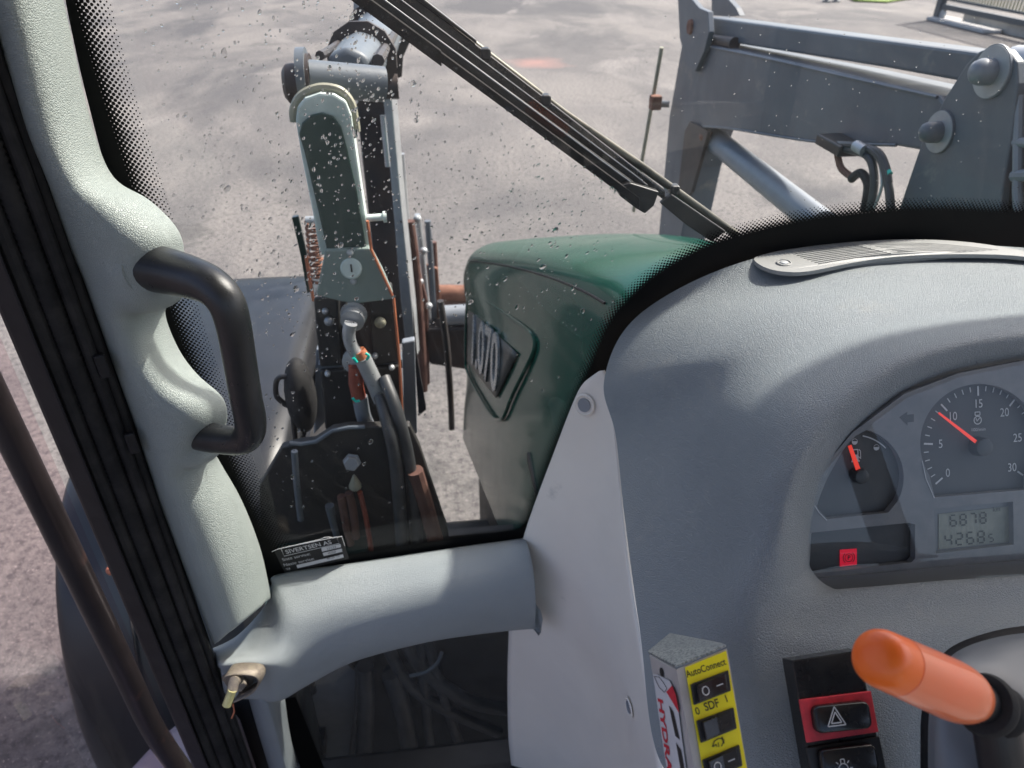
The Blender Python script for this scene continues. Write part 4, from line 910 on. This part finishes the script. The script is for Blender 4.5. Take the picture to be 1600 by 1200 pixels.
lb = MB().tube(bp_, [v.x for v in spline([(r_, 0, 0) for r_ in (.044, .055, .062, .075, .085)], 4)], 8).build('left_boom', 'loader_grey', Ld, bevel=.012, seg=3, angle=20, label='grey left boom rising ahead of the mast')
MB().tube([p + X1 * .05 + Z1 * .02 for p in bp_], .011, 8).build('boom_pipe', 'loader_dark', lb)
MB().tube([p - X1 * .045 + Z1 * .03 for p in bp_], .008, 8).build('boom_pipe', 'loader_dark', lb)
for t_ in (4, 9, 13): MB().lathe(bp_[t_] - (bp_[t_ + 1] - bp_[t_]) * .1, bp_[t_ + 1] - bp_[t_], [(0, .066 + t_ * .002), (.025, .066 + t_ * .002)], 12).build('pipe_clamp', 'loader_dark', lb)
leg = beam_px((580, 70), (622, 520), 2.52, 2.70, .060, .09, .06, .08, 'left_boom_leg', 'loader_dark', Ld, label='dark rusty lower leg of the left boom')
MB().prism(px([(594, 110), (608, 110), (628, 330), (644, 480), (650, 560), (634, 540), (626, 470), (608, 250)], PY, 2.40), Vector((.015, .06, 0))).build('lit_leg_side', 'steel_pale', leg, smooth=False, bevel=.004)  # pale plate added to show the sunlit right side of the leg
MB().prism(px([(553, -20), (566, -20), (566, 30), (556, 45), (551, 60)], PY, 2.4), Vector((.0, .1, 0))).build('knee_plate', 'steel_pale', lb, smooth=False)
MB().prism(px([(600, -20), (628, -20), (632, 60), (628, 120), (612, 125), (604, 60)], PY, 2.5), Vector((.0, .1, 0))).build('knee_plate', 'loader_dark', lb, smooth=False)
g = MB(); blob(g, PY(570, 85, 2.3), [X1 * .03, Y1 * .05, Z1 * .03], 10); g.build('knee_boss', 'loader_grey', lb)
MB().lathe(PY(596, 136, 2.35), X1, [(0, .035), (.05, .035)], 20).build('knee_pin', 'loader_dark', lb)
MB().tube(px([(598, 180), (606, 260)], PY, 2.3), .008, 8).build('clip_rod', 'steel_pale', leg)
for pts, r, mt, Y in (([(626, 240), (634, 340), (648, 470)], .014, 'steel_pale', 2.75), ([(640, 345), (650, 420), (660, 560), (662, 610)], .018, 'rust_brown', 2.7), ([(652, 335), (660, 400), (672, 520)], .012, 'steel_pale', 2.8), ([(668, 345), (674, 420), (680, 520)], .013, 'loader_grey', 2.85), ([(678, 378), (682, 450)], .012, 'rust_brown', 2.9),
                      ([(688, 470), (698, 540), (704, 620), (706, 670)], .012, 'loader_dark', 2.3)):
    MB().tube(spline(px(pts, PY, Y), 4), r, 10).build('implement_link', mt, Ld)
MB().prism(px([(628, 420), (655, 418), (668, 470), (672, 600), (660, 610), (642, 560)], PY, 2.75), Y1 * .03).build('implement_plate', 'rust_brown', Ld, smooth=False, bevel=.004, label='rusty implement carrier plate')
MB().prism(px([(660, 412), (684, 420), (690, 480), (686, 520), (664, 520)], PY, 2.85), Y1 * .02).build('implement_plate', 'rust', Ld, smooth=False, bevel=.004)
for x, y in ((652, 342), (662, 392), (656, 440), (670, 478)):
    g = MB(); blob(g, PY(x, y, 2.72), [X1 * .016, Y1 * .016, Z1 * .014], 8); g.build('link_bolt', 'steel_pale', Ld)
MB().tube([PY(655, 458, 2.95), PY(760, 459, 2.95)], .038, 18).build('cross_tube', 'rust', Ld, label='rusty cross tube between the booms')
MB().tube([PY(655, 474, 2.93), PY(760, 476, 2.93)], .016, 12).build('cross_rod', 'rust_brown', Ld)
MB().lathe(PY(688, 494, 2.8), X1, [(0, .05), (.02, .055), (.022, .045), (.3, .045)], 24).build('tilt_cylinder', 'cyl_grey', Ld)
MB().tube([PY(690, 516, 2.8), PY(760, 517, 2.8)], .02, 14).build('tilt_rod', 'steel_pale', Ld)
MB().prism(px([(655, 515), (740, 512), (740, 580), (672, 570)], PY, 2.75), Y1 * .2).build('carrier_frame', 'loader_dark', Ld, smooth=False, bevel=.01)
# rusty spring with its strip
sp0, sp1 = PY(488, 342, 1.5), PY(496, 440, 1.5); ax_ = (sp1 - sp0); hp_ = []
for i in range(12 * 11 + 1):
    t = i / (12 * 11); a = 2 * math.pi * i / 12; hp_.append(sp0 + ax_ * t + X1 * .014 * math.cos(a) + Y1 * .014 * math.sin(a))
MB().tube(hp_, .0035, 6).build('spring', 'rust', Ld, label='rusty coil spring beside the mast')
MB().prism(px([(456, 340), (466, 338), (480, 400), (490, 455), (480, 458), (470, 400)], PY, 1.5), Y1 * .01).build('spring_strip', 'dark_green', Ld, smooth=False)
MB().tube(px([(478, 345), (500, 344)], PY, 1.5), .009, 12).build('spring_pin', 'steel_pale', Ld)
MB().tube(px([(478, 400), (484, 440), (490, 470)], PY, 1.48), .0035, 8).build('rust_rod', 'orange_rust', Ld)
# lower bracket
lb2 = MB().prism(px([(508, 391), (578, 388), (598, 425), (614, 462), (612, 468), (552, 476), (494, 462), (498, 440)], PY, 1.205), Y1 * .02).build('lower_bracket', 'sage', Ld, smooth=False, bevel=.003, label='sage green bracket with round slotted cap')
MB().tube(px([(574, 345), (580, 390), (615, 466), (624, 560), (630, 680)], PY, 1.20), .0028, 6).build('bracket_edge', 'orange_rust', lb2)
MB().lathe(PY(549, 419, 1.205), -Y1 + Z1 * .25, [(0, .0185), (.004, .0185), (.006, .016), (.0062, .0001)], 30).build('slotted_cap', 'sage_light', lb2)
MB().box(PY(549, 419, 1.196), X1 * .0015, Y1 * .001, Z1 * .007).build('cap_slot', 'loader_dark', lb2, smooth=False)
for x, y in ((547, 395), (552, 440)): MB().lathe(PY(x, y, 1.205), -Y1 + Z1 * .25, [(0, .0062), (.004, .005), (.005, .002)], 12).build('bracket_bolt', 'steel_pale', lb2)
# black blocks
for pts, nm in (([(490, 466), (528, 463), (532, 520), (536, 572), (500, 574), (494, 520)], 'block'), ([(576, 458), (612, 454), (618, 510), (624, 566), (585, 572), (580, 520)], 'block'), ([(524, 470), (584, 466), (592, 572), (530, 574)], 'block'), ([(500, 580), (626, 572), (632, 662), (508, 672)], 'block')):
    back = pts[0][0] == 524
    MB().prism(px(pts, PY, 1.235 if back else 1.215), Y1 * .04).build('black_block', 'loader_dark' if back else 'engine_dark', Ld, smooth=False, bevel=.004)
MB().prism(px([(497, 570), (628, 562), (629, 575), (499, 582)], PY, 1.225), Y1 * .03).build('divider_plate', 'loader_grey', Ld, smooth=False)
for x, y, r in ((594, 504, .011), (514, 502, .009), (512, 584, .006), (508, 486, .006), (612, 574, .006), (586, 556, .006)):
    g = MB(); blob(g, PY(x, y, 1.21), [X1 * r, Y1 * .008, Z1 * r], 8); g.build('rivet', 'pin_beige' if r > .01 else 'steel_pale', Ld)
MB().prism(px([(628, 536), (648, 532), (650, 600), (652, 678), (632, 678)], PY, 1.3), Y1 * .02).build('frame_plate', 'cyl_grey', Ld, smooth=False, bevel=.003)
MB().prism(px([(494, 546), (508, 546), (508, 660), (490, 680)], PY, 1.3), Y1 * .02).build('frame_plate', 'cyl_grey', Ld, smooth=False, bevel=.003)
MB().prism(px([(645, 480), (652, 560), (666, 640), (654, 650), (648, 560)], PY, 1.6), Y1 * .02).build('frame_plate', 'loader_dark', Ld, smooth=False)
for y, mt in ((636, 'loader_grey'), (652, 'steel_pale'), (664, 'loader_dark')):
    MB().tube([PY(512, y + 4, 1.28), PY(565, y, 1.28)], .007, 10).build('cross_bar', mt, Ld)
# hydraulic fitting and hoses
fit = MB().lathe(PY(553, 490, 1.205), (PY(549, 508, 1.165) - PY(553, 490, 1.205)), [(0, .024), (.006, .024), (.007, .0185), (.013, .0185), (.0135, .021), (.027, .021), (.028, .015)], 18).build('hose_fitting', 'steel_pale', Ld, label='pale steel elbow fitting with orange ringed hose')
MB().tube(spline(px([(548, 505), (545, 520), (549, 540), (560, 556)], PY, 1.165), 5), .0115, 16).build('elbow_pipe', 'steel_pale', fit)
MB().tube(px([(560, 548), (568, 562)], PY, 1.165), [.0125, .014], 16).build('orange_ring', 'orange_rust', fit)
MB().tube(px([(566, 558), (584, 596), (596, 625)], PY, 1.165), .0155, 18).build('sleeve', 'steel_pale', fit)
MB().tube(spline([PY(x, y, Y) for x, y, Y in ((594, 620, 1.15), (608, 670, 1.10), (620, 740, 1.09), (630, 880, 1.08))], 5), .0125, 14).build('hose', 'hose_black', fit)
MB().lathe(PY(556, 562, 1.19), -Y1 + Z1 * .2, [(0, .024), (.012, .024), (.014, .018)], 20).build('second_fitting', 'steel_pale', fit)
MB().tube(px([(556, 570), (556, 600), (562, 626)], PY, 1.175), .0135, 16).build('red_sleeve', 'red_sleeve', fit)
MB().tube(spline(px([(562, 620), (568, 650), (576, 668)], PY, 1.175), 4), .0145, 16).build('sleeve', 'cyl_grey', fit)
MB().tube(spline([PY(x, y, Y) for x, y, Y in ((600, 590, 1.16), (622, 650, 1.11), (642, 740, 1.10), (654, 880, 1.09))], 5), .012, 12).build('hose', 'hose_black', fit)
for pts in ([(571, 552), (576, 556), (573, 562)], [(552, 559), (556, 564), (558, 566)], [(551, 622), (556, 627), (562, 626)]):
    MB().tube(spline(px(pts, PY, 1.148), 3), .0026, 8).build('teal_clip', 'teal', fit)

# --- right side (flank at X = .95)
XR = .95
rbm = MB().prism(px([(1110, 70), (1290, 108), (1468, 150), (1476, 162), (1445, 236), (1400, 228), (1270, 222), (1140, 202), (1096, 200), (1086, 130)], PX, XR), X1 * .13).build('right_boom', 'loader_grey', Ld, smooth=False, bevel=.006, label='thick grey right boom beam')
MB().prism(px([(1066, 66), (1086, 100), (1110, 72), (1104, 200), (1085, 262), (1062, 380), (1028, 380), (1046, 180)], PX, XR + .015), X1 * .10).build('right_boom_leg', 'loader_grey', Ld, smooth=False, bevel=.004)
MB().prism(px([(1070, 205), (1078, 190), (1106, 205), (1094, 250), (1080, 300), (1062, 320), (1060, 290)], PX, XR - .004), X1 * .012).build('knee_gusset', 'loader_dark', rbm, smooth=False)
MB().prism(px([(1104, 26), (1330, 56), (1545, 84), (1500, 127), (1380, 105), (1150, 68), (1106, 62)], PX, XR + .03), X1 * .07).build('levelling_beam', 'loader_grey', Ld, smooth=False, bevel=.006)
kp = MB().prism(px([(1058, -20), (1064, -25), (1074, -10), (1092, 12), (1106, 18), (1108, 50), (1100, 80), (1086, 112), (1074, 105), (1062, 60)], PX, XR - .02), X1 * .018).build('knee_plate', 'loader_grey', Ld, smooth=False, bevel=.002)
MB().prism(px([(1112, -20), (1128, -12), (1150, 12), (1156, 24), (1140, 26), (1112, 24)], PX, XR + .13), X1 * .018).build('knee_plate', 'loader_grey', Ld, smooth=False)
MB().lathe(PX(1076, 42, XR - .028), X1, [(0, .022), (.012, .026)], 20).build('knee_pin', 'rust', kp)
MB().tube([PX(1108, 62, XR + .02), PX(1148, 68, XR + .02)], .018, 12).build('link_knuckle', 'loader_dark', kp)
g = MB(); blob(g, PX(1106, 214, XR + .02), [X1 * .03, Y1 * .03, Z1 * .02], 8); g.build('grease_lump', 'rust', Ld)
MB().tube([PX(1108, 212, XR + .05), PX(1285, 352, XR + .05)], .038, 24).build('lift_cylinder', 'cyl_grey', Ld, label='smooth grey lift cylinder under the right boom')
rm = [(1380, 400), (1410, 310), (1440, 222), (1478, 150), (1510, 100), (1530, 80), (1552, 72), (1574, 78), (1588, 96), (1590, 130), (1580, 210), (1565, 300), (1556, 400)]
rmast = MB().prism(px(rm, PX, XR - .01), X1 * .016).build('right_mast', 'loader_grey', Ld, smooth=False, bevel=.003, label='right mast plate with two large round pins')
MB().prism([p + X1 * .13 for p in px(rm, PX, XR - .01)], X1 * .016).build('mast_plate', 'loader_grey', rmast, smooth=False, bevel=.003)
MB().prism(px([(1592, 110), (1800, 130), (1800, 400), (1560, 400), (1574, 260)], PX, XR + .02), X1 * .1).build('mast_back', 'loader_dark', rmast, smooth=False, bevel=.004)
MB().tube([PX(1585, 100, XR + .08), PX(1680, 105, XR + .08)], .03, 16).build('cylinder_eye', 'steel_pale', rmast)
for x, y, r in ((1552, 112, .042), (1470, 206, .038)):
    p = PX(x, y, XR - .01)
    MB().lathe(p, -X1, [(0, r), (.004, r), (.005, r * .55), (.006, r * .5), (.022, r * .5), (.032, r * .42), (.038, r * .25), (.04, .001)], 28).build('pivot_pin', 'loader_grey' if r < .04 else 'cyl_grey', rmast)
    MB().lathe(p - X1 * .001, -X1, [(0, r * .98), (.0045, r * .96), (.005, r * .6)], 28).build('pin_washer', 'steel_pale', rmast)
for pts, r in (([(1592, 150), (1590, 300), (1592, 330)], .008), ([(1585, 275), (1640, 272)], .01), ([(1570, 222), (1640, 224)], .008)):
    MB().tube(px(pts, PX, XR + .0), r, 10).build('mast_pipe', 'cyl_grey', rmast)
# hose bundle under the boom
hb = MB().box(PX(1312, 226, XR - .03), X1 * .03, Y1 * .055, Z1 * .012).build('hose_block', 'black_plastic', Ld, smooth=False, bevel=.004)
MB().tube(px([(1338, 228), (1352, 236)], PX, XR - .05), .012, 12).build('coupler', 'steel_pale', hb)
for pts, r, mt in (([(1300, 226), (1350, 230), (1376, 248), (1388, 290), (1392, 330)], .0085, 'hose_black'), ([(1320, 232), (1356, 244), (1366, 280), (1360, 330)], .0085, 'hose_black'), ([(1340, 228), (1372, 236), (1386, 262), (1390, 285)], .006, 'hose_black'), ([(1330, 280), (1345, 270), (1356, 290), (1350, 330)], .009, 'black_rubber'), ([(1308, 238), (1314, 262), (1330, 276)], .0075, 'rust'), ([(1374, 250), (1378, 290), (1366, 325)], .003, 'steel_pale'), ([(1385, 262), (1391, 272)], .005, 'teal')):
    MB().tube(spline(px(pts, PX, XR - .045), 5), r, 10).build('loader_hose' if 'hose' in mt else 'hose_detail', mt, Ld)
# level indicator rod
rod = MB().tube(px([(1034, 74), (1004, 246), (990, 330)], PX, XR - .06), .0075, 10).build('level_rod', 'pin_beige', Ld, label='thin upright level indicator rod')
MB().box(PX(1024, 160, XR - .06), X1 * .02, Y1 * .02, Z1 * .025).build('rod_clamp', 'rust', rod, smooth=False, bevel=.004)
for pts in ([(1112, 74), (1200, 92), (1330, 122), (1464, 152)], [(1100, 198), (1140, 201), (1270, 221), (1400, 227)]):
    MB().tube(spline(px(pts, PX, XR - .001), 6), .0035, 6).build('weld_bead', 'loader_grey', rbm)
MB().tube([PX(1024, 162, XR - .05), PX(1046, 163, XR)], .012, 10).build('clamp_arm', 'loader_grey', rod)

# ================================================================== DOOR STRIKER on the beam end
st = thing('door_striker', PY(385, 1085, .70), 'rusty door striker loop with pale brass pin on the cross beam end', 'striker')
c = PY(366, 1064, .700)
pl = spline(px([(348, 1062), (352, 1055), (366, 1052), (385, 1052), (400, 1055), (406, 1064), (400, 1078), (386, 1088), (366, 1097)], PY, .690), 4)
g = MB(); outr = []; wv = Vector((.003, .026, -.012))
g.grid([[p - wv * .1 for p in pl], [p + wv for p in pl]]); g.build('strap', 'striker', st, solid=.0022)
MB().lathe(PY(376, 1070, .712), PY(366, 1063, .68) - PY(376, 1070, .712), [(0, .011), (.014, .011), (.015, .008)], 6).build('bolt_head', 'striker', st, smooth=False, bevel=.001)
MB().tube([PY(372, 1062, .695), PY(366, 1064, .680), PY(362, 1080, .672)], .0075, 14).build('striker_arm', 'striker', st)
MB().tube([PY(363, 1078, .671), PY(354, 1102, .662)], .0062, 14).build('brass_pin', 'brass', st)
MB().prism(px([(346, 1060), (356, 1052), (392, 1052), (398, 1058), (392, 1078), (360, 1082)], PY, .714), Y1 * .003).build('back_plate', 'striker', st, smooth=False, bevel=.001)
MB().tube(px([(364, 1100), (366, 1112), (362, 1122)], PY, .69), .0012, 6).build('frayed_thread', 'orange_rust', st)

# ================================================================== SERVICE STICKER on the glass
tl, tr_, brr, bl = PY(428, 860, WY - .007), PY(535, 838, WY - .007), PY(545, 873, WY - .007), PY(446, 897, WY - .007)
sk = MB().prism([tl, tr_, brr, bl], Y1 * .0008).build('service_sticker', 'print_black', smooth=False); sk['label'] = 'small black service sticker in the lower left corner of the windscreen'; sk['category'] = 'sticker'
ex = ((tr_ - tl) + (brr - bl)).normalized(); ey_ = Vector((-ex.z, 0, ex.x)); ey_ = ey_ if ey_.z > 0 else -ey_
def K(x, y): return PY(x, y, WY - .0082)
text('SIVERTSEN AS', K(482, 855), ex, ey_, .0115, 'print_white', sk, bold=.012, sx=1.02)
text('Siste service:', K(441, 875), ex, ey_, .0085, 'print_white', sk, align='LEFT'); text('Neste service:', K(443, 883.5), ex, ey_, .0085, 'print_white', sk, align='LEFT'); text('Tlf.', K(447, 890), ex, ey_, .006, 'print_white', sk, align='LEFT')
g = MB()
for q in ([(502, 856), (532, 850), (533, 855), (503, 862)], [(504, 864), (534, 857), (535, 862), (506, 869)], [(463, 883), (536, 866), (537, 871), (465, 888)]): g.add(px(q, K), [(0, 1, 2, 3)])
g.build('writing_field', 'print_white', sk, smooth=False, fix=False)
def K2(x, y): return PY(x, y, WY - .0088)
text('12133', K2(517, 856.5), ex, ey_, .0062, 'print_black', sk, shear=.3); text('4350', K2(518, 863.5), ex, ey_, .0062, 'print_black', sk, shear=.3); text('40 25 72', K2(520, 871), ex, ey_, .0058, 'print_black', sk, shear=.3)
g = MB(); fr_ = px([(439, 857), (526, 839), (530, 849), (444, 869), (439, 857)], K)
g.tube(fr_, .0005, 5); g.tube(px([(425, 862), (434, 858), (500, 843), (506, 840), (514, 839), (520, 841), (534, 838), (539, 853)], K), .0005, 5); g.build('sticker_border', 'print_white', sk, smooth=False)

# ================================================================== SWITCH BOX bolted on the dash
q0, q1, q2, q3 = PD(1066, 1044, .50), PD(1133, 1014, .507), PD(1175, 1250, .478), PD(1108, 1285, .470)
bx = ((q1 - q0) + (q2 - q3)).normalized(); by = ((q0 - q3)); by = (by - bx * by.dot(bx)).normalized(); bn = bx.cross(by).normalized(); bn = bn if bn.dot(CAM - q0) > 0 else -bn
sb = thing('switch_box', (q3 + q2) / 2 - bn * .03, 'narrow yellow faced switch box in a galvanised casing fixed to the dashboard', 'switch box')
def BP(x, y, lift=0): return PP(x, y, q0 + bn * lift, bn)
dep = -bn * .055 - bx * .012
cs0 = [BP(1057, 1046), BP(1136, 1013), BP(1184, 1300), BP(1108, 1330)]
MB().prism(cs0, -bn * .0015).build('casing_front', 'steel_sheet', sb, smooth=False)
lt, lb_ = cs0[0], cs0[3]; backL = PD(1014, 1023, .545); dv = backL - lt
case = MB().prism([lt - bn * .0005, lb_ - bn * .0005, lb_ + dv, lt + dv], bx * .0015).build('casing_side', 'steel_sheet', sb, smooth=False, bevel=.0007)
tpts = [lt + by * .001, cs0[1] + by * .001, PD(1128, 1008, .545), PD(1048, 992, .600), PD(1013, 1021, .548)]
MB().prism(tpts, by * .0018).build('casing_top', 'galvanised', sb, smooth=False, bevel=.0006, label='speckled galvanised top of the casing')
yf = MB().prism([BP(1070, 1043, .0008), BP(1134, 1017, .0008), BP(1182, 1290, .0008), BP(1118, 1320, .0008)], bn * .0008).build('yellow_face', 'yellow_face', sb, smooth=False)
kb = (.0018)
def BT(x, y): return BP(x, y, kb)
_cn = cn; cn = bn
hx = (BT(1135, 1030) - BT(1075, 1050)).normalized(); hy = bn.cross(hx).normalized(); hy = hy if hy.dot(by) > 0 else -hy
text('AutoConnect', BT(1103, 1044), hx, hy, .0062, 'print_black', sb, bold=.012, sx=.86)
text('0', BT(1090, 1111.5), hx, hy, .0065, 'print_black', sb, bold=.01); text('SDF', BT(1112, 1102), hx, hy, .0072, 'print_black', sb, bold=.015, sx=.9); text('1', BT(1135, 1092), hx, hy, .0065, 'print_black', sb, bold=.01)
def rocker(a, b_, c_, d_, marks, lab):
    P4 = [BP(*p, .0016) for p in (a, b_, c_, d_)]
    h = MB().prism(P4, bn * .0022).build('rocker_switch', 'black_plastic', sb, smooth=False, bevel=.0008, label=lab)
    ctr = sum(P4, Vector()) / 4; sh = [ctr + (p - ctr) * .8 for p in P4]
    mid0, mid1 = (sh[0] + sh[1]) / 2, (sh[2] + sh[3]) / 2
    top = [sh[0] + bn * .0060, mid0 + bn * .0035, sh[1] + bn * .0026, sh[2] + bn * .0026, mid1 + bn * .0035, sh[3] + bn * .0060]
    botm = [sh[0], mid0, sh[1], sh[2], mid1, sh[3]]
    g = MB().add(botm + top, [(6, 7, 10, 11), (7, 8, 9, 10), (0, 1, 7, 6), (1, 2, 8, 7), (2, 3, 9, 8), (3, 4, 10, 9), (4, 5, 11, 10), (5, 0, 6, 11)])
    g.build('rocker_key', 'black_gloss', h, smooth=False, bevel=.0005)
    if marks:
        g = MB(); cc = (sh[0] + sh[3] + mid0 + mid1) / 4 + bn * .0052; slope = (mid0 + bn * .0035 - sh[0] - bn * .006).normalized()
        for i in range(18):
            a0, a1 = 2 * math.pi * i / 18, 2 * math.pi * (i + 1) / 18
            strip(g, cc + (slope * math.cos(a0) + hy * math.sin(a0)) * .0026, cc + (slope * math.cos(a1) + hy * math.sin(a1)) * .0026, .0006, .0002)
        c2 = (sh[1] + sh[2] + mid0 + mid1) / 4 + bn * .0034; s2 = (sh[1] - mid0).normalized(); strip(g, c2 - s2 * .0025, c2 + s2 * .0025, .0006, .0003)
        g.build('on_off_mark', 'print_white', h, smooth=False, fix=False)
rocker((1078, 1069), (1137, 1047), (1141, 1079), (1083, 1102), True, 'upper black rocker switch with circle and dash marks')
rocker((1087, 1126), (1145, 1105), (1150, 1138), (1094, 1161), False, 'middle black rocker switch without marks')
rocker((1096, 1187), (1154, 1163), (1159, 1196), (1103, 1220), True, 'lower black rocker switch with circle and dash marks')
g = MB()
for pts in ([(1113, 1167), (1116, 1158), (1122, 1154), (1128, 1154), (1130, 1160), (1127, 1166)], [(1113, 1167), (1119, 1163), (1120, 1167)], [(1122, 1160), (1123, 1167)], [(1127, 1152), (1131, 1156), (1131, 1162)], [(1129, 1151), (1128, 1154)]):
    q = px(pts, BT)
    for a, b_ in zip(q, q[1:]): strip(g, a, b_, .0006, .0002)
g.build('crane_symbol', 'print_black', sb, smooth=False, fix=False)
cn = _cn
# brand strip on the casing side
sn_ = dv.cross(lb_ - lt).normalized(); sn_ = sn_ if sn_.dot(CAM - lt) > 0 else -sn_
def SB(x, y, lift=.001): return PP(x, y, lt + sn_ * lift, sn_)
lab = MB().prism(px([(1021, 1053), (1028, 1054), (1047, 1064), (1052, 1076), (1060, 1110), (1080, 1260), (1052, 1260), (1036, 1160)], SB), sn_ * .0004).build('side_sticker', 'print_white', sb, smooth=False, label='white and red sticker on the casing side')
MB().add(px([(1041, 1081), (1050, 1071), (1056, 1086), (1061, 1114)], SB, .0018), [(0, 1, 2, 3)]).build('red_wedge', 'print_red', lab, smooth=False, fix=False)
g = MB()
g.add(px([(1045, 1102), (1052, 1112), (1062, 1156), (1055, 1150)], SB, .0018), [(0, 1, 2, 3)]); g.add(px([(1056, 1160), (1064, 1172), (1076, 1240), (1070, 1240)], SB, .0018), [(0, 1, 2, 3)]); g.build('black_bar', 'print_black', lab, smooth=False, fix=False)
g = MB()
MB().tube(px([(1022, 1057), (1030, 1058), (1036, 1066), (1042, 1076), (1038, 1082), (1030, 1074), (1022, 1057)], SB, .0018), .0002, 5).build('outline_mark', 'print_black', lab, smooth=False)
tdn = (SB(1048, 1196) - SB(1034, 1092)).normalized(); tcr = sn_.cross(tdn).normalized()
P0, P1 = SB(1033, 1102, .0018), SB(1050, 1200, .0018); width = (SB(1049, 1100) - SB(1030, 1092)).length
yv = -tcr if (-tcr).dot(SB(1050, 1100) - SB(1030, 1092)) > 0 else tcr
text('HYDRA', SB(1026.5, 1089, .0018) + yv * .0048, tdn, yv, .0125, 'print_red', lab, align='LEFT', bold=.03, sx=1.15)
MB().lathe(SB(1034, 1050, .0005), sn_, [(0, .003), (.0004, .003)], 18).build('casing_hole', 'print_black', sb)

# ================================================================== RAINDROPS on the glass
rnd = random.Random(11); g = MB(); K_ = 0
def inside_clean(x, y):       # the side the wiper has swept
    return y < (x - 575) * .735 - 8 + 6 and x > 560
def drop(x, y, r, asp, ang):
    c = PY(x, y, WY + .0008); ca, sa = math.cos(ang), math.sin(ang); vs = []; n_ = 10; m2 = 5; w_ = [rnd.uniform(.82, 1.15) for _ in range(n_)]
    for i in range(m2 + 1):
        th = math.pi * i / m2
        for j in range(n_):
            ph = 2 * math.pi * j / n_; a = math.sin(th) * math.cos(ph) * r * w_[j]; b2 = math.sin(th) * math.sin(ph) * r * asp * w_[j]; h = math.cos(th) * r * .36
            vs.append(c + Vector((a * ca - b2 * sa, h, a * sa + b2 * ca)))
    fs = [(i * n_ + j, i * n_ + (j + 1) % n_, (i + 1) * n_ + (j + 1) % n_, (i + 1) * n_ + j) for i in range(m2) for j in range(n_)]
    g.add(vs, fs)
def dens(x, y):
    if inside_clean(x, y): return 0
    d = .10
    d += .75 * math.exp(-((x - 580) / 75) ** 2 - ((y - 130) / 190) ** 2)
    d += .8 * math.exp(-((x - 470) / 70) ** 2 - ((y - 430) / 150) ** 2)
    d += .75 * math.exp(-((x - 800) / 150) ** 2 - ((y - 330) / 110) ** 2)
    d += .35 * math.exp(-((x - 400) / 140) ** 2 - ((y - 60) / 90) ** 2) + .4 * math.exp(-((x - 330) / 80) ** 2 - ((y - 260) / 80) ** 2)
    d += .45 * math.exp(-((x - 430) / 60) ** 2 - ((y - 720) / 100) ** 2)
    d *= .35 + 1.1 * max(0, mnoise.noise(Vector((x / 60, y / 60, 3))) + .45)
    return d
nd = 0; tries = 0
while nd < 1650 and tries < 200000:
    tries += 1; x, y = rnd.uniform(150, 1110), rnd.uniform(-20, 820)
    if x < 120 + .42 * y or (y > 640 and x > 720) or (x > 960 and y > 360): continue
    if rnd.random() > dens(x, y): continue
    r = .0006 + .0012 * rnd.random() ** 2.6
    if rnd.random() < .06: r *= 1.9
    drop(x, y, r, rnd.uniform(1.0, 2.0), R(-35) + rnd.uniform(-.5, .5)); nd += 1
for k in range(120):          # fine specks left on the swept side
    x, y = rnd.uniform(1000, 1600), rnd.uniform(20, 330); drop(x, y, .0005 + .0004 * rnd.random(), 1, 0)
for i in range(60):           # hanging on the lower edge of the blade
    t = rnd.random(); drop(600 + 410 * t, 20 + 312 * t + rnd.uniform(0, 5), .0009 + .001 * rnd.random(), 1.2, R(-35))
o = g.build('raindrops', 'water', fix=False, kind='stuff'); o['label'] = 'small raindrops scattered over the outside of the windscreen'; o['category'] = 'raindrops'
